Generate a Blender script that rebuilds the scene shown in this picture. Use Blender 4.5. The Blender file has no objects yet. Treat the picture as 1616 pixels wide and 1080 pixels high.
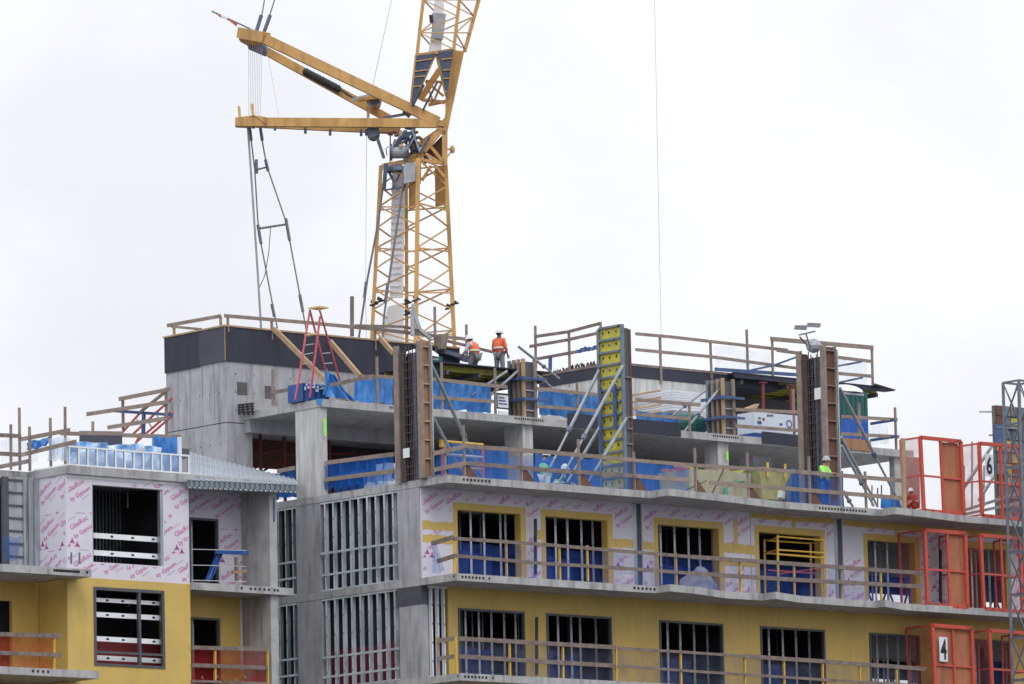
import bpy, math, random
from mathutils import Vector, Matrix
random.seed(7)
C = bpy.context.scene.collection
sc = bpy.context.scene

# ------------------------------------------------------------------ camera
PW, PH = 1616.0, 1080.0
CX, CY = PW/2, PH/2
VA = (12000.0, 1640.0); VB = (-7500.0, 2060.0)
FPX = math.sqrt(-((VA[0]-CX)*(VB[0]-CX)+(VA[1]-CY)*(VB[1]-CY)))
rX = Vector((VA[0]-CX, VA[1]-CY, FPX)).normalized()
rY = Vector((VB[0]-CX, VB[1]-CY, FPX)).normalized()
rZ = rX.cross(rY)
RW = Matrix((rX, rY, rZ))                       # view (right, down, forward) -> world
def ray(px, py): return RW @ Vector(((px-CX)/FPX, (py-CY)/FPX, 1.0))
CAM = Vector((0, 0, 25.0)) - ray(662, 757)*(FPX/48.0)
cd = bpy.data.cameras.new('camera'); cam = bpy.data.objects.new('camera', cd); C.objects.link(cam)
cd.sensor_fit = 'HORIZONTAL'; cd.sensor_width = 36.0; cd.lens = FPX/PW*36.0
cd.clip_start = 1.0; cd.clip_end = 6000.0
_r = RW @ Vector((1, 0, 0)); _u = RW @ Vector((0, -1, 0)); _b = RW @ Vector((0, 0, -1))
cam.matrix_world = Matrix(((_r.x, _u.x, _b.x, CAM.x), (_r.y, _u.y, _b.y, CAM.y), (_r.z, _u.z, _b.z, CAM.z), (0, 0, 0, 1)))
sc.camera = cam
sc.view_settings.view_transform = 'Standard'; sc.view_settings.look = 'None'
sc.view_settings.exposure = 0.0; sc.view_settings.gamma = 1.0

# ------------------------------------------------------------------ world and sun
SUN_EL, SUN_AZ = math.radians(48), math.radians(-118)     # azimuth of the sun measured from +X
w = bpy.data.worlds.new('World'); sc.world = w; w.use_nodes = True
nt = w.node_tree; nt.nodes.clear()
N = nt.nodes.new; L = nt.links.new
out = N('ShaderNodeOutputWorld'); bg = N('ShaderNodeBackground'); bg.inputs['Strength'].default_value = 0.1
sky = N('ShaderNodeTexSky'); sky.sky_type = 'NISHITA'; sky.sun_disc = False
sky.sun_elevation = SUN_EL; sky.sun_rotation = math.pi/2-SUN_AZ
tc = N('ShaderNodeTexCoord'); sep = N('ShaderNodeSeparateXYZ'); L(tc.outputs['Generated'], sep.inputs[0])
grad = N('ShaderNodeMapRange'); grad.inputs['From Min'].default_value = 0.0; grad.inputs['From Max'].default_value = 1.0
grad.inputs['To Min'].default_value = 8.95; grad.inputs['To Max'].default_value = 21.0
L(sep.outputs['Z'], grad.inputs['Value'])
nz = N('ShaderNodeTexNoise'); nz.inputs['Scale'].default_value = 11.0; nz.inputs['Detail'].default_value = 5.0
nz.inputs['Roughness'].default_value = 0.52
mp = N('ShaderNodeMapping'); mp.inputs['Scale'].default_value = (1.0, 1.0, 1.7); mp.inputs['Location'].default_value = (0.35, 0.1, 0.2)
L(tc.outputs['Generated'], mp.inputs[0]); L(mp.outputs[0], nz.inputs['Vector'])
nr = N('ShaderNodeMapRange'); nr.inputs['From Min'].default_value = 0.35; nr.inputs['From Max'].default_value = 0.62
nr.inputs['To Min'].default_value = 0.86; nr.inputs['To Max'].default_value = 1.02
L(nz.outputs['Fac'], nr.inputs['Value'])
mul = N('ShaderNodeMath'); mul.operation = 'MULTIPLY'; L(grad.outputs[0], mul.inputs[0]); L(nr.outputs[0], mul.inputs[1])
cc = N('ShaderNodeVectorMath'); cc.operation = 'SCALE'; cc.inputs[0].default_value = (0.968, 0.982, 1.03); L(mul.outputs[0], cc.inputs['Scale'])
mx = N('ShaderNodeMix'); mx.data_type = 'RGBA'; mx.inputs['Factor'].default_value = 0.94
L(sky.outputs[0], mx.inputs[6]); L(cc.outputs[0], mx.inputs[7])
L(mx.outputs[2], bg.inputs['Color']); L(bg.outputs[0], out.inputs[0])
sd = bpy.data.lights.new('sun', 'SUN'); sd.energy = 0.8; sd.angle = math.radians(25); sd.color = (1.0, 0.96, 0.9)
sun = bpy.data.objects.new('sun', sd); C.objects.link(sun)
sv = Vector((math.cos(SUN_AZ)*math.cos(SUN_EL), math.sin(SUN_AZ)*math.cos(SUN_EL), math.sin(SUN_EL)))
sun.rotation_euler = sv.to_track_quat('Z', 'Y').to_euler(); sun.location = (0, -60, 120)

# ------------------------------------------------------------------ points on real planes
def onY(px, py, y): r = ray(px, py); return CAM + r*((y-CAM.y)/r.y)
def onX(px, py, x): r = ray(px, py); return CAM + r*((x-CAM.x)/r.x)
def onZ(px, py, z): r = ray(px, py); return CAM + r*((z-CAM.z)/r.z)
CN = Vector((0.653, 0.757, 0)); CP = Vector((17.0, 19.5, 0))
def onC(px, py, d=0.0):
    r = ray(px, py); return CAM + r*(((CP-CAM).dot(CN)+d)/r.dot(CN))
def colx(px, y, z):        # X where the image column px meets the line (Y=y, Z=z)
    py = 700.0
    for _ in range(6):
        p = onY(px, py, y); py += (p.z-z)*45
    return onY(px, py, y).x
def coly(px, x, z):
    py = 700.0
    for _ in range(6):
        p = onX(px, py, x); py += (p.z-z)*45
    return onX(px, py, x).y

# ------------------------------------------------------------------ materials
MATS = {}
def mat(name, c, c2=None, rough=0.7, metal=0.0, scale=3.0, stretch=(1, 1, 1), bump=0.0, bscale=30.0, alpha=1.0,
        spots=None, emit=None, lo=0.35, hi=0.65, grime=0.0):
    m = bpy.data.materials.new(name); m.use_nodes = True; t = m.node_tree; b = t.nodes['Principled BSDF']
    b.inputs['Roughness'].default_value = rough; b.inputs['Metallic'].default_value = metal
    b.inputs['Base Color'].default_value = (*c, 1)
    tcn = t.nodes.new('ShaderNodeTexCoord')
    last = None
    if c2:
        mpn = t.nodes.new('ShaderNodeMapping'); mpn.inputs['Scale'].default_value = stretch
        t.links.new(tcn.outputs['Object'], mpn.inputs[0])
        n = t.nodes.new('ShaderNodeTexNoise'); n.inputs['Scale'].default_value = scale; n.inputs['Detail'].default_value = 6
        n.inputs['Roughness'].default_value = 0.62
        t.links.new(mpn.outputs[0], n.inputs['Vector'])
        r = t.nodes.new('ShaderNodeMapRange'); r.inputs['From Min'].default_value = lo; r.inputs['From Max'].default_value = hi
        t.links.new(n.outputs['Fac'], r.inputs['Value'])
        x = t.nodes.new('ShaderNodeMix'); x.data_type = 'RGBA'; x.inputs[6].default_value = (*c, 1); x.inputs[7].default_value = (*c2, 1)
        t.links.new(r.outputs[0], x.inputs['Factor']); last = x.outputs[2]
        t.links.new(last, b.inputs['Base Color'])
    if grime and last:
        n2 = t.nodes.new('ShaderNodeTexNoise'); n2.inputs['Scale'].default_value = 1.1; n2.inputs['Detail'].default_value = 8
        m2 = t.nodes.new('ShaderNodeMapping'); m2.inputs['Scale'].default_value = (3.5, 3.5, 0.45)
        t.links.new(tcn.outputs['Object'], m2.inputs[0]); t.links.new(m2.outputs[0], n2.inputs['Vector'])
        r2 = t.nodes.new('ShaderNodeMapRange'); r2.inputs['From Min'].default_value = 0.5; r2.inputs['From Max'].default_value = 0.75
        r2.inputs['To Min'].default_value = 1.0; r2.inputs['To Max'].default_value = 1.0-grime
        t.links.new(n2.outputs['Fac'], r2.inputs['Value'])
        s = t.nodes.new('ShaderNodeVectorMath'); s.operation = 'SCALE'
        t.links.new(last, s.inputs[0]); t.links.new(r2.outputs[0], s.inputs['Scale']); t.links.new(s.outputs[0], b.inputs['Base Color'])
    if bump:
        n3 = t.nodes.new('ShaderNodeTexNoise'); n3.inputs['Scale'].default_value = bscale; n3.inputs['Detail'].default_value = 4
        t.links.new(tcn.outputs['Object'], n3.inputs['Vector'])
        bp = t.nodes.new('ShaderNodeBump'); bp.inputs['Strength'].default_value = bump; bp.inputs['Distance'].default_value = 0.02
        t.links.new(n3.outputs['Fac'], bp.inputs['Height']); t.links.new(bp.outputs[0], b.inputs['Normal'])
    if alpha < 1: b.inputs['Alpha'].default_value = alpha
    if emit: b.inputs['Emission Color'].default_value = (*emit, 1); b.inputs['Emission Strength'].default_value = 1
    MATS[name] = m; return m
def net(name, c, alpha, trans=0.5):        # woven debris netting: threads with see-through gaps
    m = bpy.data.materials.new(name); m.use_nodes = True; t = m.node_tree; t.nodes.clear()
    o = t.nodes.new('ShaderNodeOutputMaterial'); d = t.nodes.new('ShaderNodeBsdfDiffuse'); d.inputs[0].default_value = (*c, 1)
    tl = t.nodes.new('ShaderNodeBsdfTranslucent'); tl.inputs[0].default_value = (*c, 1)
    tp = t.nodes.new('ShaderNodeBsdfTransparent'); a = t.nodes.new('ShaderNodeMixShader'); b = t.nodes.new('ShaderNodeMixShader')
    a.inputs[0].default_value = trans; t.links.new(d.outputs[0], a.inputs[1]); t.links.new(tl.outputs[0], a.inputs[2])
    tcn = t.nodes.new('ShaderNodeTexCoord'); n = t.nodes.new('ShaderNodeTexNoise'); n.inputs['Scale'].default_value = 1.6; n.inputs['Detail'].default_value = 5
    t.links.new(tcn.outputs['Object'], n.inputs['Vector'])
    r = t.nodes.new('ShaderNodeMapRange'); r.inputs['From Min'].default_value = 0.3; r.inputs['From Max'].default_value = 0.7
    r.inputs['To Min'].default_value = max(0, alpha-0.14); r.inputs['To Max'].default_value = min(1, alpha+0.14)
    t.links.new(n.outputs['Fac'], r.inputs['Value']); t.links.new(r.outputs[0], b.inputs[0])
    t.links.new(tp.outputs[0], b.inputs[1]); t.links.new(a.outputs[0], b.inputs[2]); t.links.new(b.outputs[0], o.inputs[0])
    MATS[name] = m; return m
mat('concrete', (.48, .48, .475), (.33, .33, .34), .85, scale=2.2, bump=.5, bscale=14, grime=.5, lo=.3, hi=.7)
mat('concrete_wall', (.44, .44, .46), (.31, .315, .34), .85, scale=2.2, stretch=(1, 1, .5), bump=.5, bscale=14, grime=.42, lo=.3, hi=.7)
mat('concrete_light', (.57, .57, .555), (.41, .41, .41), .85, scale=2.2, stretch=(2, 2, .35), bump=.3, bscale=14, grime=.3)
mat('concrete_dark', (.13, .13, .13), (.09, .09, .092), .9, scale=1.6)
mat('board', (.69, .67, .73), (.63, .62, .70), .7, scale=1.2)
mat('print', (.50, .08, .35), (.58, .20, .46), .7, scale=9)
mat('faint_print', (.52, .42, .54), None, .7)
mat('membrane_seam', (.50, .36, .11), None, .6)
mat('membrane', (.64, .445, .11), (.55, .39, .115), .55, scale=.7, bump=.12, bscale=9, grime=.12)
mat('frame_dark', (.06, .065, .08), (.09, .09, .10), .5, scale=5)
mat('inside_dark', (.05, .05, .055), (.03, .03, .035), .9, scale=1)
mat('galvanised', (.46, .51, .55), (.31, .36, .40), .42, .55, scale=3.0, stretch=(1, 1, .3), grime=.3)
mat('steel_white', (.86, .88, .90), (.76, .79, .82), .5, .0, scale=3)
mat('stud_bright', (.66, .71, .75), (.40, .47, .52), .4, .3, scale=1.2, stretch=(1, 1, .8))
mat('stud_white', (.93, .94, .95), (.84, .86, .88), .4, scale=3)
mat('hole', (.01, .01, .012), None, .9)
mat('wood', (.31, .245, .205), (.21, .165, .14), .8, scale=2.5, stretch=(1, 1, 1), bump=.3, bscale=25, grime=.2)
mat('wood_grey', (.25, .20, .175), (.14, .11, .10), .85, scale=3.5, bump=.3, bscale=25, grime=.2)
mat('wood_tan', (.47, .32, .19), (.34, .23, .14), .8, scale=2.5, bump=.3, bscale=25)
mat('plywood_red', (.46, .17, .085), (.34, .12, .065), .7, scale=1.6, stretch=(3, 3, .5), grime=.25)
mat('plywood', (.38, .20, .105), (.28, .15, .08), .75, scale=1.6, stretch=(3, 3, .5), grime=.25)
mat('plywood_pale', (.45, .32, .29), (.38, .26, .25), .75, scale=1.6, stretch=(3, 3, .5))
mat('post_yellow', (.68, .43, .06), (.54, .34, .06), .5, scale=5)
mat('crane_paint', (.62, .355, .115), (.50, .28, .09), .5, scale=1.5, grime=.42)
mat('crane_light', (.60, .38, .16), (.53, .32, .13), .45, scale=2)
mat('crane_blue', (.035, .055, .11), (.06, .08, .13), .5, scale=2)
mat('machine_grey', (.17, .20, .27), (.08, .10, .15), .5, .3, scale=4)
mat('machine_pale', (.45, .47, .50), (.30, .32, .36), .5, .2, scale=2)
mat('panel_white', (.84, .85, .87), (.70, .72, .75), .6, scale=1.2)
mat('rust_brown', (.16, .075, .05), (.10, .05, .04), .8, scale=3)
mat('rope', (.12, .13, .16), (.20, .21, .24), .6, .2, scale=5)
mat('thin_rope', (.55, .54, .56), None, .7)
mat('black', (.015, .015, .018), (.03, .03, .034), .6, scale=4)
mat('form_black', (.020, .023, .040), (.030, .034, .056), .7, scale=.7, stretch=(3, 3, .3))
mat('form_slate', (.065, .072, .095), (.05, .055, .075), .7, scale=.8)
mat('gate_orange', (.64, .085, .045), (.44, .07, .05), .55, scale=4, grime=.45)
mat('gate_red', (.50, .07, .06), (.60, .11, .09), .5, scale=3)
mat('screen_red', (.26, .03, .035), (.20, .02, .03), .7, scale=2)
mat('scaffold_red', (.20, .025, .03), (.14, .02, .025), .5, scale=3)
mat('ladder_red', (.52, .06, .08), (.40, .05, .07), .45, scale=3)
mat('ladder_yellow', (.72, .56, .20), None, .5)
mat('form_yellow', (.58, .51, .045), (.36, .34, .10), .55, scale=2.2, lo=.4, hi=.75, grime=.35)
mat('beam_yellow', (.48, .43, .07), (.30, .27, .06), .6, scale=2)
mat('form_steel', (.20, .25, .30), (.13, .17, .22), .5, .3, scale=3)
mat('waler_blue', (.04, .08, .22), (.07, .12, .24), .5, scale=3)
mat('tube_steel', (.33, .36, .39), (.23, .26, .29), .45, .35, scale=3)
mat('mast_steel', (.20, .23, .28), (.12, .14, .18), .45, .3, scale=3)
mat('rebar', (.06, .045, .05), (.10, .07, .07), .8, scale=5)
mat('rebar_core', (.27, .30, .36), (.13, .13, .17), .8, scale=2.5, stretch=(6, 6, .2))
mat('paper', (.72, .76, .74), None, .8)
mat('ink', (.015, .015, .02), None, .7)
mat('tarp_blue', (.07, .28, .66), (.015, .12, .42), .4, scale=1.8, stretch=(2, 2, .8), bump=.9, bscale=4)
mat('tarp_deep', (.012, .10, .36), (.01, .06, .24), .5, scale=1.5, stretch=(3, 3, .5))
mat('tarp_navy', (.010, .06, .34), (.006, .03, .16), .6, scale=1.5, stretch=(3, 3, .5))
mat('tarp_pale', (.74, .80, .86), (.10, .32, .68), .4, scale=3.2, bump=.5, bscale=5)
mat('sack_grey', (.42, .43, .50), (.30, .31, .40), .7, scale=3, bump=.6, bscale=8)
mat('toilet_green', (.01, .10, .095), (.008, .075, .075), .5, scale=2)
mat('toilet_blue', (.02, .10, .42), None, .5)
mat('white_plastic', (.74, .76, .80), (.66, .68, .74), .5, scale=2)
mat('lime', (.38, .85, .16), (.32, .75, .14), .6, scale=6)
mat('vest_orange', (.78, .15, .05), (.62, .12, .05), .6, scale=6)
mat('vest_green', (.30, .68, .30), None, .6)
mat('tape_silver', (.68, .72, .62), None, .4)
mat('shirt_pale', (.66, .62, .70), (.42, .34, .46), .8, scale=16)
mat('cloth_navy', (.03, .045, .10), None, .8)
mat('cloth_blue', (.03, .12, .48), None, .8)
mat('cloth_grey', (.16, .16, .18), (.22, .22, .24), .8, scale=8)
mat('cloth_red', (.42, .05, .04), (.20, .03, .03), .8, scale=8)
mat('skin', (.42, .23, .16), None, .6)
mat('skin_dark', (.10, .055, .04), None, .6)
mat('hair', (.03, .02, .015), None, .8)
mat('boot', (.09, .055, .03), None, .8)
mat('deck_steel', (.36, .40, .44), (.27, .31, .35), .45, .15, scale=1.0)
mat('deck_edge', (.17, .21, .24), (.24, .28, .31), .5, .3, scale=3)
mat('bucket', (.46, .43, .18), (.33, .31, .15), .7, scale=2.5, grime=.5)
mat('skip_grey', (.36, .37, .30), (.42, .38, .24), .7, scale=2.2, grime=.4)
mat('teal', (.01, .30, .28), None, .6)
mat('asphalt', (.05, .05, .052), (.07, .07, .068), .9, scale=.2)
mat('pipe_black', (.02, .02, .03), (.04, .03, .05), .5, scale=4)
mat('foam_white', (.66, .72, .80), (.56, .64, .74), .6, scale=2)
mat('form_mix', (.20, .20, .12), (.10, .12, .15), .7, scale=1.6, lo=.42, hi=.55, grime=.4)
net('net_blue', (.05, .20, .62), .36)
net('net_blue_dense', (.03, .16, .55), .66)
net('net_blue_thin', (.06, .13, .50), .26)
net('net_grey', (.16, .19, .30), .30)
net('net_orange', (.62, .12, .05), .55)
net('net_red', (.40, .035, .04), .62)
net('net_pale', (.55, .66, .85), .22)
net('net_lime', (.42, .46, .30), .20)
net('mesh_grid', (.45, .09, .07), .30)
net('poly_sheet', (.60, .70, .85), .55)

# ------------------------------------------------------------------ mesh helpers
WL = {}
def tag(o, label=None, cat=None, group=None, kind=None):
    if label: o['label'] = label
    if cat: o['category'] = cat
    if group: o['group'] = group
    if kind: o['kind'] = kind
    return o
def thing(name, label, cat, loc, group=None):
    o = bpy.data.objects.new(name, None); C.objects.link(o); o.empty_display_size = .3
    o.location = loc; WL[o] = Vector(loc); return tag(o, label, cat, group)
class MB:
    def __init__(s): s.v = []; s.f = []; s.mi = []; s.mats = []; s.cur = 0
    def m(s, name):
        if name not in s.mats: s.mats.append(name)
        s.cur = s.mats.index(name); return s
    def face(s, idx): s.f.append(idx); s.mi.append(s.cur)
    def poly(s, pts):
        n = len(s.v); s.v += [Vector(p) for p in pts]; s.face(list(range(n, n+len(pts)))); return s
    def hexa(s, p):        # 8 corners: bottom 4 ccw, top 4 ccw
        n = len(s.v); s.v += [Vector(q) for q in p]
        for q in ((3, 2, 1, 0), (4, 5, 6, 7), (0, 1, 5, 4), (1, 2, 6, 5), (2, 3, 7, 6), (3, 0, 4, 7)): s.face([n+i for i in q])
        return s
    def box(s, a, b):
        x0, y0, z0 = a; x1, y1, z1 = b
        if x0 > x1: x0, x1 = x1, x0
        if y0 > y1: y0, y1 = y1, y0
        if z0 > z1: z0, z1 = z1, z0
        return s.hexa([(x0, y0, z0), (x1, y0, z0), (x1, y1, z0), (x0, y1, z0), (x0, y0, z1), (x1, y0, z1), (x1, y1, z1), (x0, y1, z1)])
    def bar(s, p, q, wd, ht, up=(0, 0, 1)):       # ht along up, wd across
        p = Vector(p); q = Vector(q); d = (q-p).normalized(); u = Vector(up); u = (u-d*u.dot(d))
        if u.length < 1e-3: u = Vector((0, 1, 0)); u = u-d*u.dot(d)
        u.normalize(); r = d.cross(u)
        a = r*wd/2; b = u*ht/2
        return s.hexa([p-a-b, p+a-b, q+a-b, q-a-b, p-a+b, p+a+b, q+a+b, q-a+b])
    def tube(s, pts, r, n=6, r1=None):
        pts = [Vector(p) for p in pts]; rings = []
        for i, p in enumerate(pts):
            d = (pts[min(i+1, len(pts)-1)]-pts[max(i-1, 0)]).normalized()
            u = Vector((0, 0, 1)) if abs(d.z) < .9 else Vector((1, 0, 0))
            a = d.cross(u).normalized(); b = d.cross(a)
            rr = r if r1 is None else r+(r1-r)*i/max(1, len(pts)-1)
            n0 = len(s.v)
            for k in range(n):
                t = 2*math.pi*k/n; s.v.append(p+a*math.cos(t)*rr+b*math.sin(t)*rr)
            rings.append(n0)
        for i in range(len(rings)-1):
            for k in range(n):
                s.face([rings[i]+k, rings[i]+(k+1) % n, rings[i+1]+(k+1) % n, rings[i+1]+k])
        s.face([rings[0]+k for k in range(n)][::-1]); s.face([rings[-1]+k for k in range(n)])
        return s
    def prism(s, pts, z0, z1):     # pts ccw in plan
        n = len(s.v); k = len(pts); s.v += [Vector((x, y, z0)) for x, y in pts]+[Vector((x, y, z1)) for x, y in pts]
        s.face([n+i for i in range(k)][::-1]); s.face([n+k+i for i in range(k)])
        for i in range(k): s.face([n+i, n+(i+1) % k, n+k+(i+1) % k, n+k+i])
        return s
    def extr(s, pts, d):
        d = Vector(d); n = len(s.v); k = len(pts); pts = [Vector(p) for p in pts]; s.v += pts+[p+d for p in pts]
        s.face([n+i for i in range(k)]); s.face([n+k+i for i in range(k)][::-1])
        for i in range(k): s.face([n+i, n+k+i, n+k+(i+1) % k, n+(i+1) % k])
        return s
    def ball(s, c, r, n=10, m=7, zlo=-1.0):
        c = Vector(c); R = r if isinstance(r, (tuple, list)) else (r, r, r); rows = []
        for i in range(m+1):
            t = math.pi*i/m; z = max(math.cos(t), zlo); n0 = len(s.v); rr = math.sin(t) if math.cos(t) > zlo else math.sqrt(max(0, 1-zlo*zlo))
            for k in range(n):
                a = 2*math.pi*k/n; s.v.append(c+Vector((R[0]*rr*math.cos(a), R[1]*rr*math.sin(a), R[2]*z)))
            rows.append(n0)
        for i in range(m):
            for k in range(n): s.face([rows[i]+k, rows[i+1]+k, rows[i+1]+(k+1) % n, rows[i]+(k+1) % n])
        return s
    def grid(s, P, nu, nv):
        n = len(s.v)
        for j in range(nv+1):
            for i in range(nu+1): s.v.append(Vector(P(i/nu, j/nv)))
        for j in range(nv):
            for i in range(nu):
                a = n+j*(nu+1)+i; s.face([a, a+1, a+nu+2, a+nu+1])
        return s
    def build(s, name, parent=None, label=None, cat=None, group=None, kind=None, smooth=False):
        if parent is not None: o0 = WL[parent]
        else:
            xs = [v.x for v in s.v]; ys = [v.y for v in s.v]; zs = [v.z for v in s.v]
            o0 = Vector(((min(xs)+max(xs))/2, (min(ys)+max(ys))/2, min(zs)))
        me = bpy.data.meshes.new(name); me.from_pydata([v-o0 for v in s.v], [], s.f)
        for m_ in s.mats: me.materials.append(MATS[m_])
        me.polygons.foreach_set('material_index', s.mi)
        if smooth: me.polygons.foreach_set('use_smooth', [True]*len(s.f))
        me.update()
        o = bpy.data.objects.new(name, me); C.objects.link(o); WL[o] = o0.copy()
        if parent is not None: o.parent = parent
        else: o.location = o0
        return tag(o, label, cat, group, kind)
FONT_CACHE = {}
def text_tris(txt, size):
    k = (txt, size)
    if k not in FONT_CACHE:
        cu = bpy.data.curves.new('t', 'FONT'); cu.body = txt; cu.size = size; cu.offset = .004 if size < .5 else .03; cu.resolution_u = 2
        ob = bpy.data.objects.new('t', cu); C.objects.link(ob)
        bpy.context.view_layer.update()
        me = bpy.data.meshes.new_from_object(ob.evaluated_get(bpy.context.evaluated_depsgraph_get()))
        FONT_CACHE[k] = ([v.co.copy() for v in me.vertices], [list(p.vertices) for p in me.polygons])
        bpy.data.objects.remove(ob); bpy.data.meshes.remove(me); bpy.data.curves.remove(cu)
    return FONT_CACHE[k]

# ================================================================== SETTING
MB().m('asphalt').grid(lambda u, v: ((u-.5)*3600, (v-.5)*3600, 0), 4, 4).build('ground', kind='structure')

Z7, Z6, Z5, Z4, Z3 = 28.25, 25.0, 21.75, 18.48, 15.2
DEEP = 14.0

# ================================================================== sheathing walls
def wall(parent, name, plane, c, u0, u1, z0, z1, holes, th, mname, outward, prints=False, extra=None, label=None):
    """wall in plane Y=c ('Y') or X=c ('X'); outward -1 so thickness goes to +; rectangles around holes"""
    b = MB().m(mname)
    us = sorted(set([u0, u1]+[h[0] for h in holes]+[h[1] for h in holes]))
    for i in range(len(us)-1):
        a, d = us[i], us[i+1]; mid = (a+d)/2
        hs = sorted([(h[2], h[3]) for h in holes if h[0] <= mid <= h[1]])
        zc = z0
        for (h0, h1) in hs+[(z1, z1)]:
            if h0 > zc+.001:
                if plane == 'Y': b.box((a, c, zc), (d, c+th, h0))
                else: b.box((c, a, zc), (c+th, d, h0))
            zc = max(zc, h1)
    if prints:
        avoid = list(holes)+list(extra or [])
        def put(verts, faces, ox, oz, ang, m_):
            ca, sa = math.cos(ang), math.sin(ang); b.m(m_)
            pts = [(ox+v.x*ca-v.y*sa, oz+v.x*sa+v.y*ca) for v in verts]
            def ok(p):
                if not (u0+.02 < p[0] < u1-.02 and z0+.02 < p[1] < z1-.02): return False
                return not any(h[0]-.02 < p[0] < h[1]+.02 and h[2]-.02 < p[1] < h[3]+.02 for h in avoid)
            base = len(b.v); use = [f for f in faces if all(ok(pts[i]) for i in f)]
            if not use: return
            for (u, z) in pts:
                b.v.append(Vector((u, c-.004, z)) if plane == 'Y' else Vector((c-.004, u0+u1-u, z)))
            for f in use: b.face([base+i for i in f])
        A = math.radians(30)
        star = []
        V = Vector
        sv_, sf_ = [], []
        for a in (90, 205, 335):
            t = math.radians(a); n = len(sv_); dx, dy = math.cos(t), math.sin(t)
            sv_ += [V((-dy*.05, dx*.05, 0)), V((dy*.05, -dx*.05, 0)), V((dx*.13+dy*.012, dy*.13-dx*.012, 0)), V((dx*.13-dy*.012, dy*.13+dx*.012, 0))]
            sf_.append([n, n+1, n+2, n+3])
        dash = ([V((0, 0, 0)), V((.34, 0, 0)), V((.34, .035, 0)), V((0, .035, 0))], [[0, 1, 2, 3]])
        g = text_tris('GlasRoc', .235); tm = text_tris('TM', .11); g2 = text_tris('by Gypsum', .2)
        du, dz = 1.05, 1.18
        flip = (lambda p: p)
        k = 0
        for j in range(-1, int((z1-z0)/dz)+2):
            for i in range(-1, int((u1-u0)/du)+2):
                
                if random.random() < .06: continue
                ox = u0+i*du+(.13*((j*7+i*3) % 3))+.05; oz = z1-.62-j*dz+(.09*(i % 2))
                ca, sa = math.cos(A), math.sin(A)
                def at(x, y): return ox+x*ca-y*sa, oz+x*sa+y*ca
                put(*g, *at(0, 0), A, 'print'); put(*tm, *at(.93, .06), A, 'print')
                put(*g2, *at(.0, -.3), A, 'print')
                put(*dash, *at(.05, .30), A, 'faint_print'); put(*dash, *at(.42, -.44), A, 'faint_print')
                put(sv_, sf_, *at(-.02, -.52) if j % 2 else at(1.2, .16), 0, 'print')
                put([q*1.1 for q in dash[0]], dash[1], ox+.3, oz-.62, 0, 'faint_print')
        # board joints
        b.m('faint_print')
        uu = u0+1.22
        while uu < u1-.1:
            for (za, zb) in [(z0, z1)]:
                if not any(h[0]-.05 < uu < h[1]+.05 for h in avoid):
                    if plane == 'Y': b.box((uu-.006, c-.003, za), (uu+.006, c, zb))
            uu += 1.22
    if mname == 'membrane':
        b.m('membrane_seam'); uu = u0+1.22
        while uu < u1-.1:
            zc = z0
            if not any(h[0]-.05 < uu < h[1]+.05 for h in holes) and plane == 'Y': b.box((uu-.008, c-.003, z0), (uu+.008, c-.0005, z1))
            uu += 1.22
        if plane == 'Y':
            for _ in range(int((u1-u0)*9)):
                uu, zz = random.uniform(u0+.1, u1-.1), random.uniform(z0+.1, z1-.1)
                if not any(h[0]-.1 < uu < h[1]+.1 and h[2]-.1 < zz < h[3]+.1 for h in holes): b.box((uu-.015, c-.004, zz-.012), (uu+.015, c-.0005, zz+.012))
    return b.build(name, parent, label)

def studs(parent, plane, c, u0, u1, z0, z1, n, mname='galvanised', depth=.15, wd=.05, tracks=(), skip=(), slots=True):
    f = MB().m(mname)
    def bx(a, b_, za, zb, d0=0, d1=None, o=None):
        t = o or f; d1 = depth if d1 is None else d1
        if plane == 'Y': t.box((a, c+d0, za), (b_, c+d1, zb))
        else: t.box((c+d0, a, za), (c+d1, b_, zb))
    bx(u0, u1, z0, z0+.05)
    fr = f.build('stud_wall', parent); f = MB().m(mname); bx(u0, u1, z1-.06, z1, o=f); f.build('top_track', fr)
    for i in range(n):
        if i in skip: continue
        u = u0+(u1-u0)*(i+.5)/n; s_ = MB().m(mname)
        bx(u-wd/2, u+wd/2, z0+.051, z1-.061, .003, .02, s_); bx(u+wd/2-.01, u+wd/2, z0+.051, z1-.061, .021, depth-.003, s_)
        bx(u-wd/2, u+wd/2, z0+.051, z1-.061, depth-.02, depth-.003, s_)
        if slots:
            s_.m('hole'); z = z0+.5
            while z < z1-.3: bx(u-.012, u+.012, z, z+.07, -.001, .0025, s_); z += .62
        s_.build('stud', fr)
    for z in tracks:
        s_ = MB().m(mname); bx(u0, u1, z-.035, z+.035, -.02, -.002, s_); s_.build('stud_bridging', fr)
    return fr

# ================================================================== MAIN BUILDING
bld = thing('apartment_building', 'large concrete apartment building under construction with golden and printed white walls', 'building', (0, 0, 0))
def slab(parent, pts, ztop, th=.24, mname='concrete', back=DEEP, slots=()):
    b = MB().m(mname).prism(list(pts)+[(pts[-1][0], back), (pts[0][0], back)], ztop-th, ztop)
    for q in slots: edge_slots(b, *q)
    return b.build('floor_slab', parent)
def edge_slots(b, y, z, rows):   # rows of small tie slots cast into the slab edge
    b.m('hole')
    for (px0, px1, n) in rows:
        x0 = colx(px0, y, z); x1 = colx(px1, y, z)
        for i in range(n):
            x = x0+(x1-x0)*(i+.5)/n; h = (x1-x0)/n*.28
            b.poly([(x-h, y-.004, z-.04), (x+h, y-.004, z-.04), (x+h, y-.004, z+.04), (x-h, y-.004, z+.04)])
S6 = [(0, -1.42), (8.9, -1.42), (8.9, -2.3), (11.4, -2.0), (14.6, -1.42), (19.7, -1.42), (19.7, -2.15), (21.3, -1.95), (23.4, -1.5), (44, -1.42)]
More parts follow.
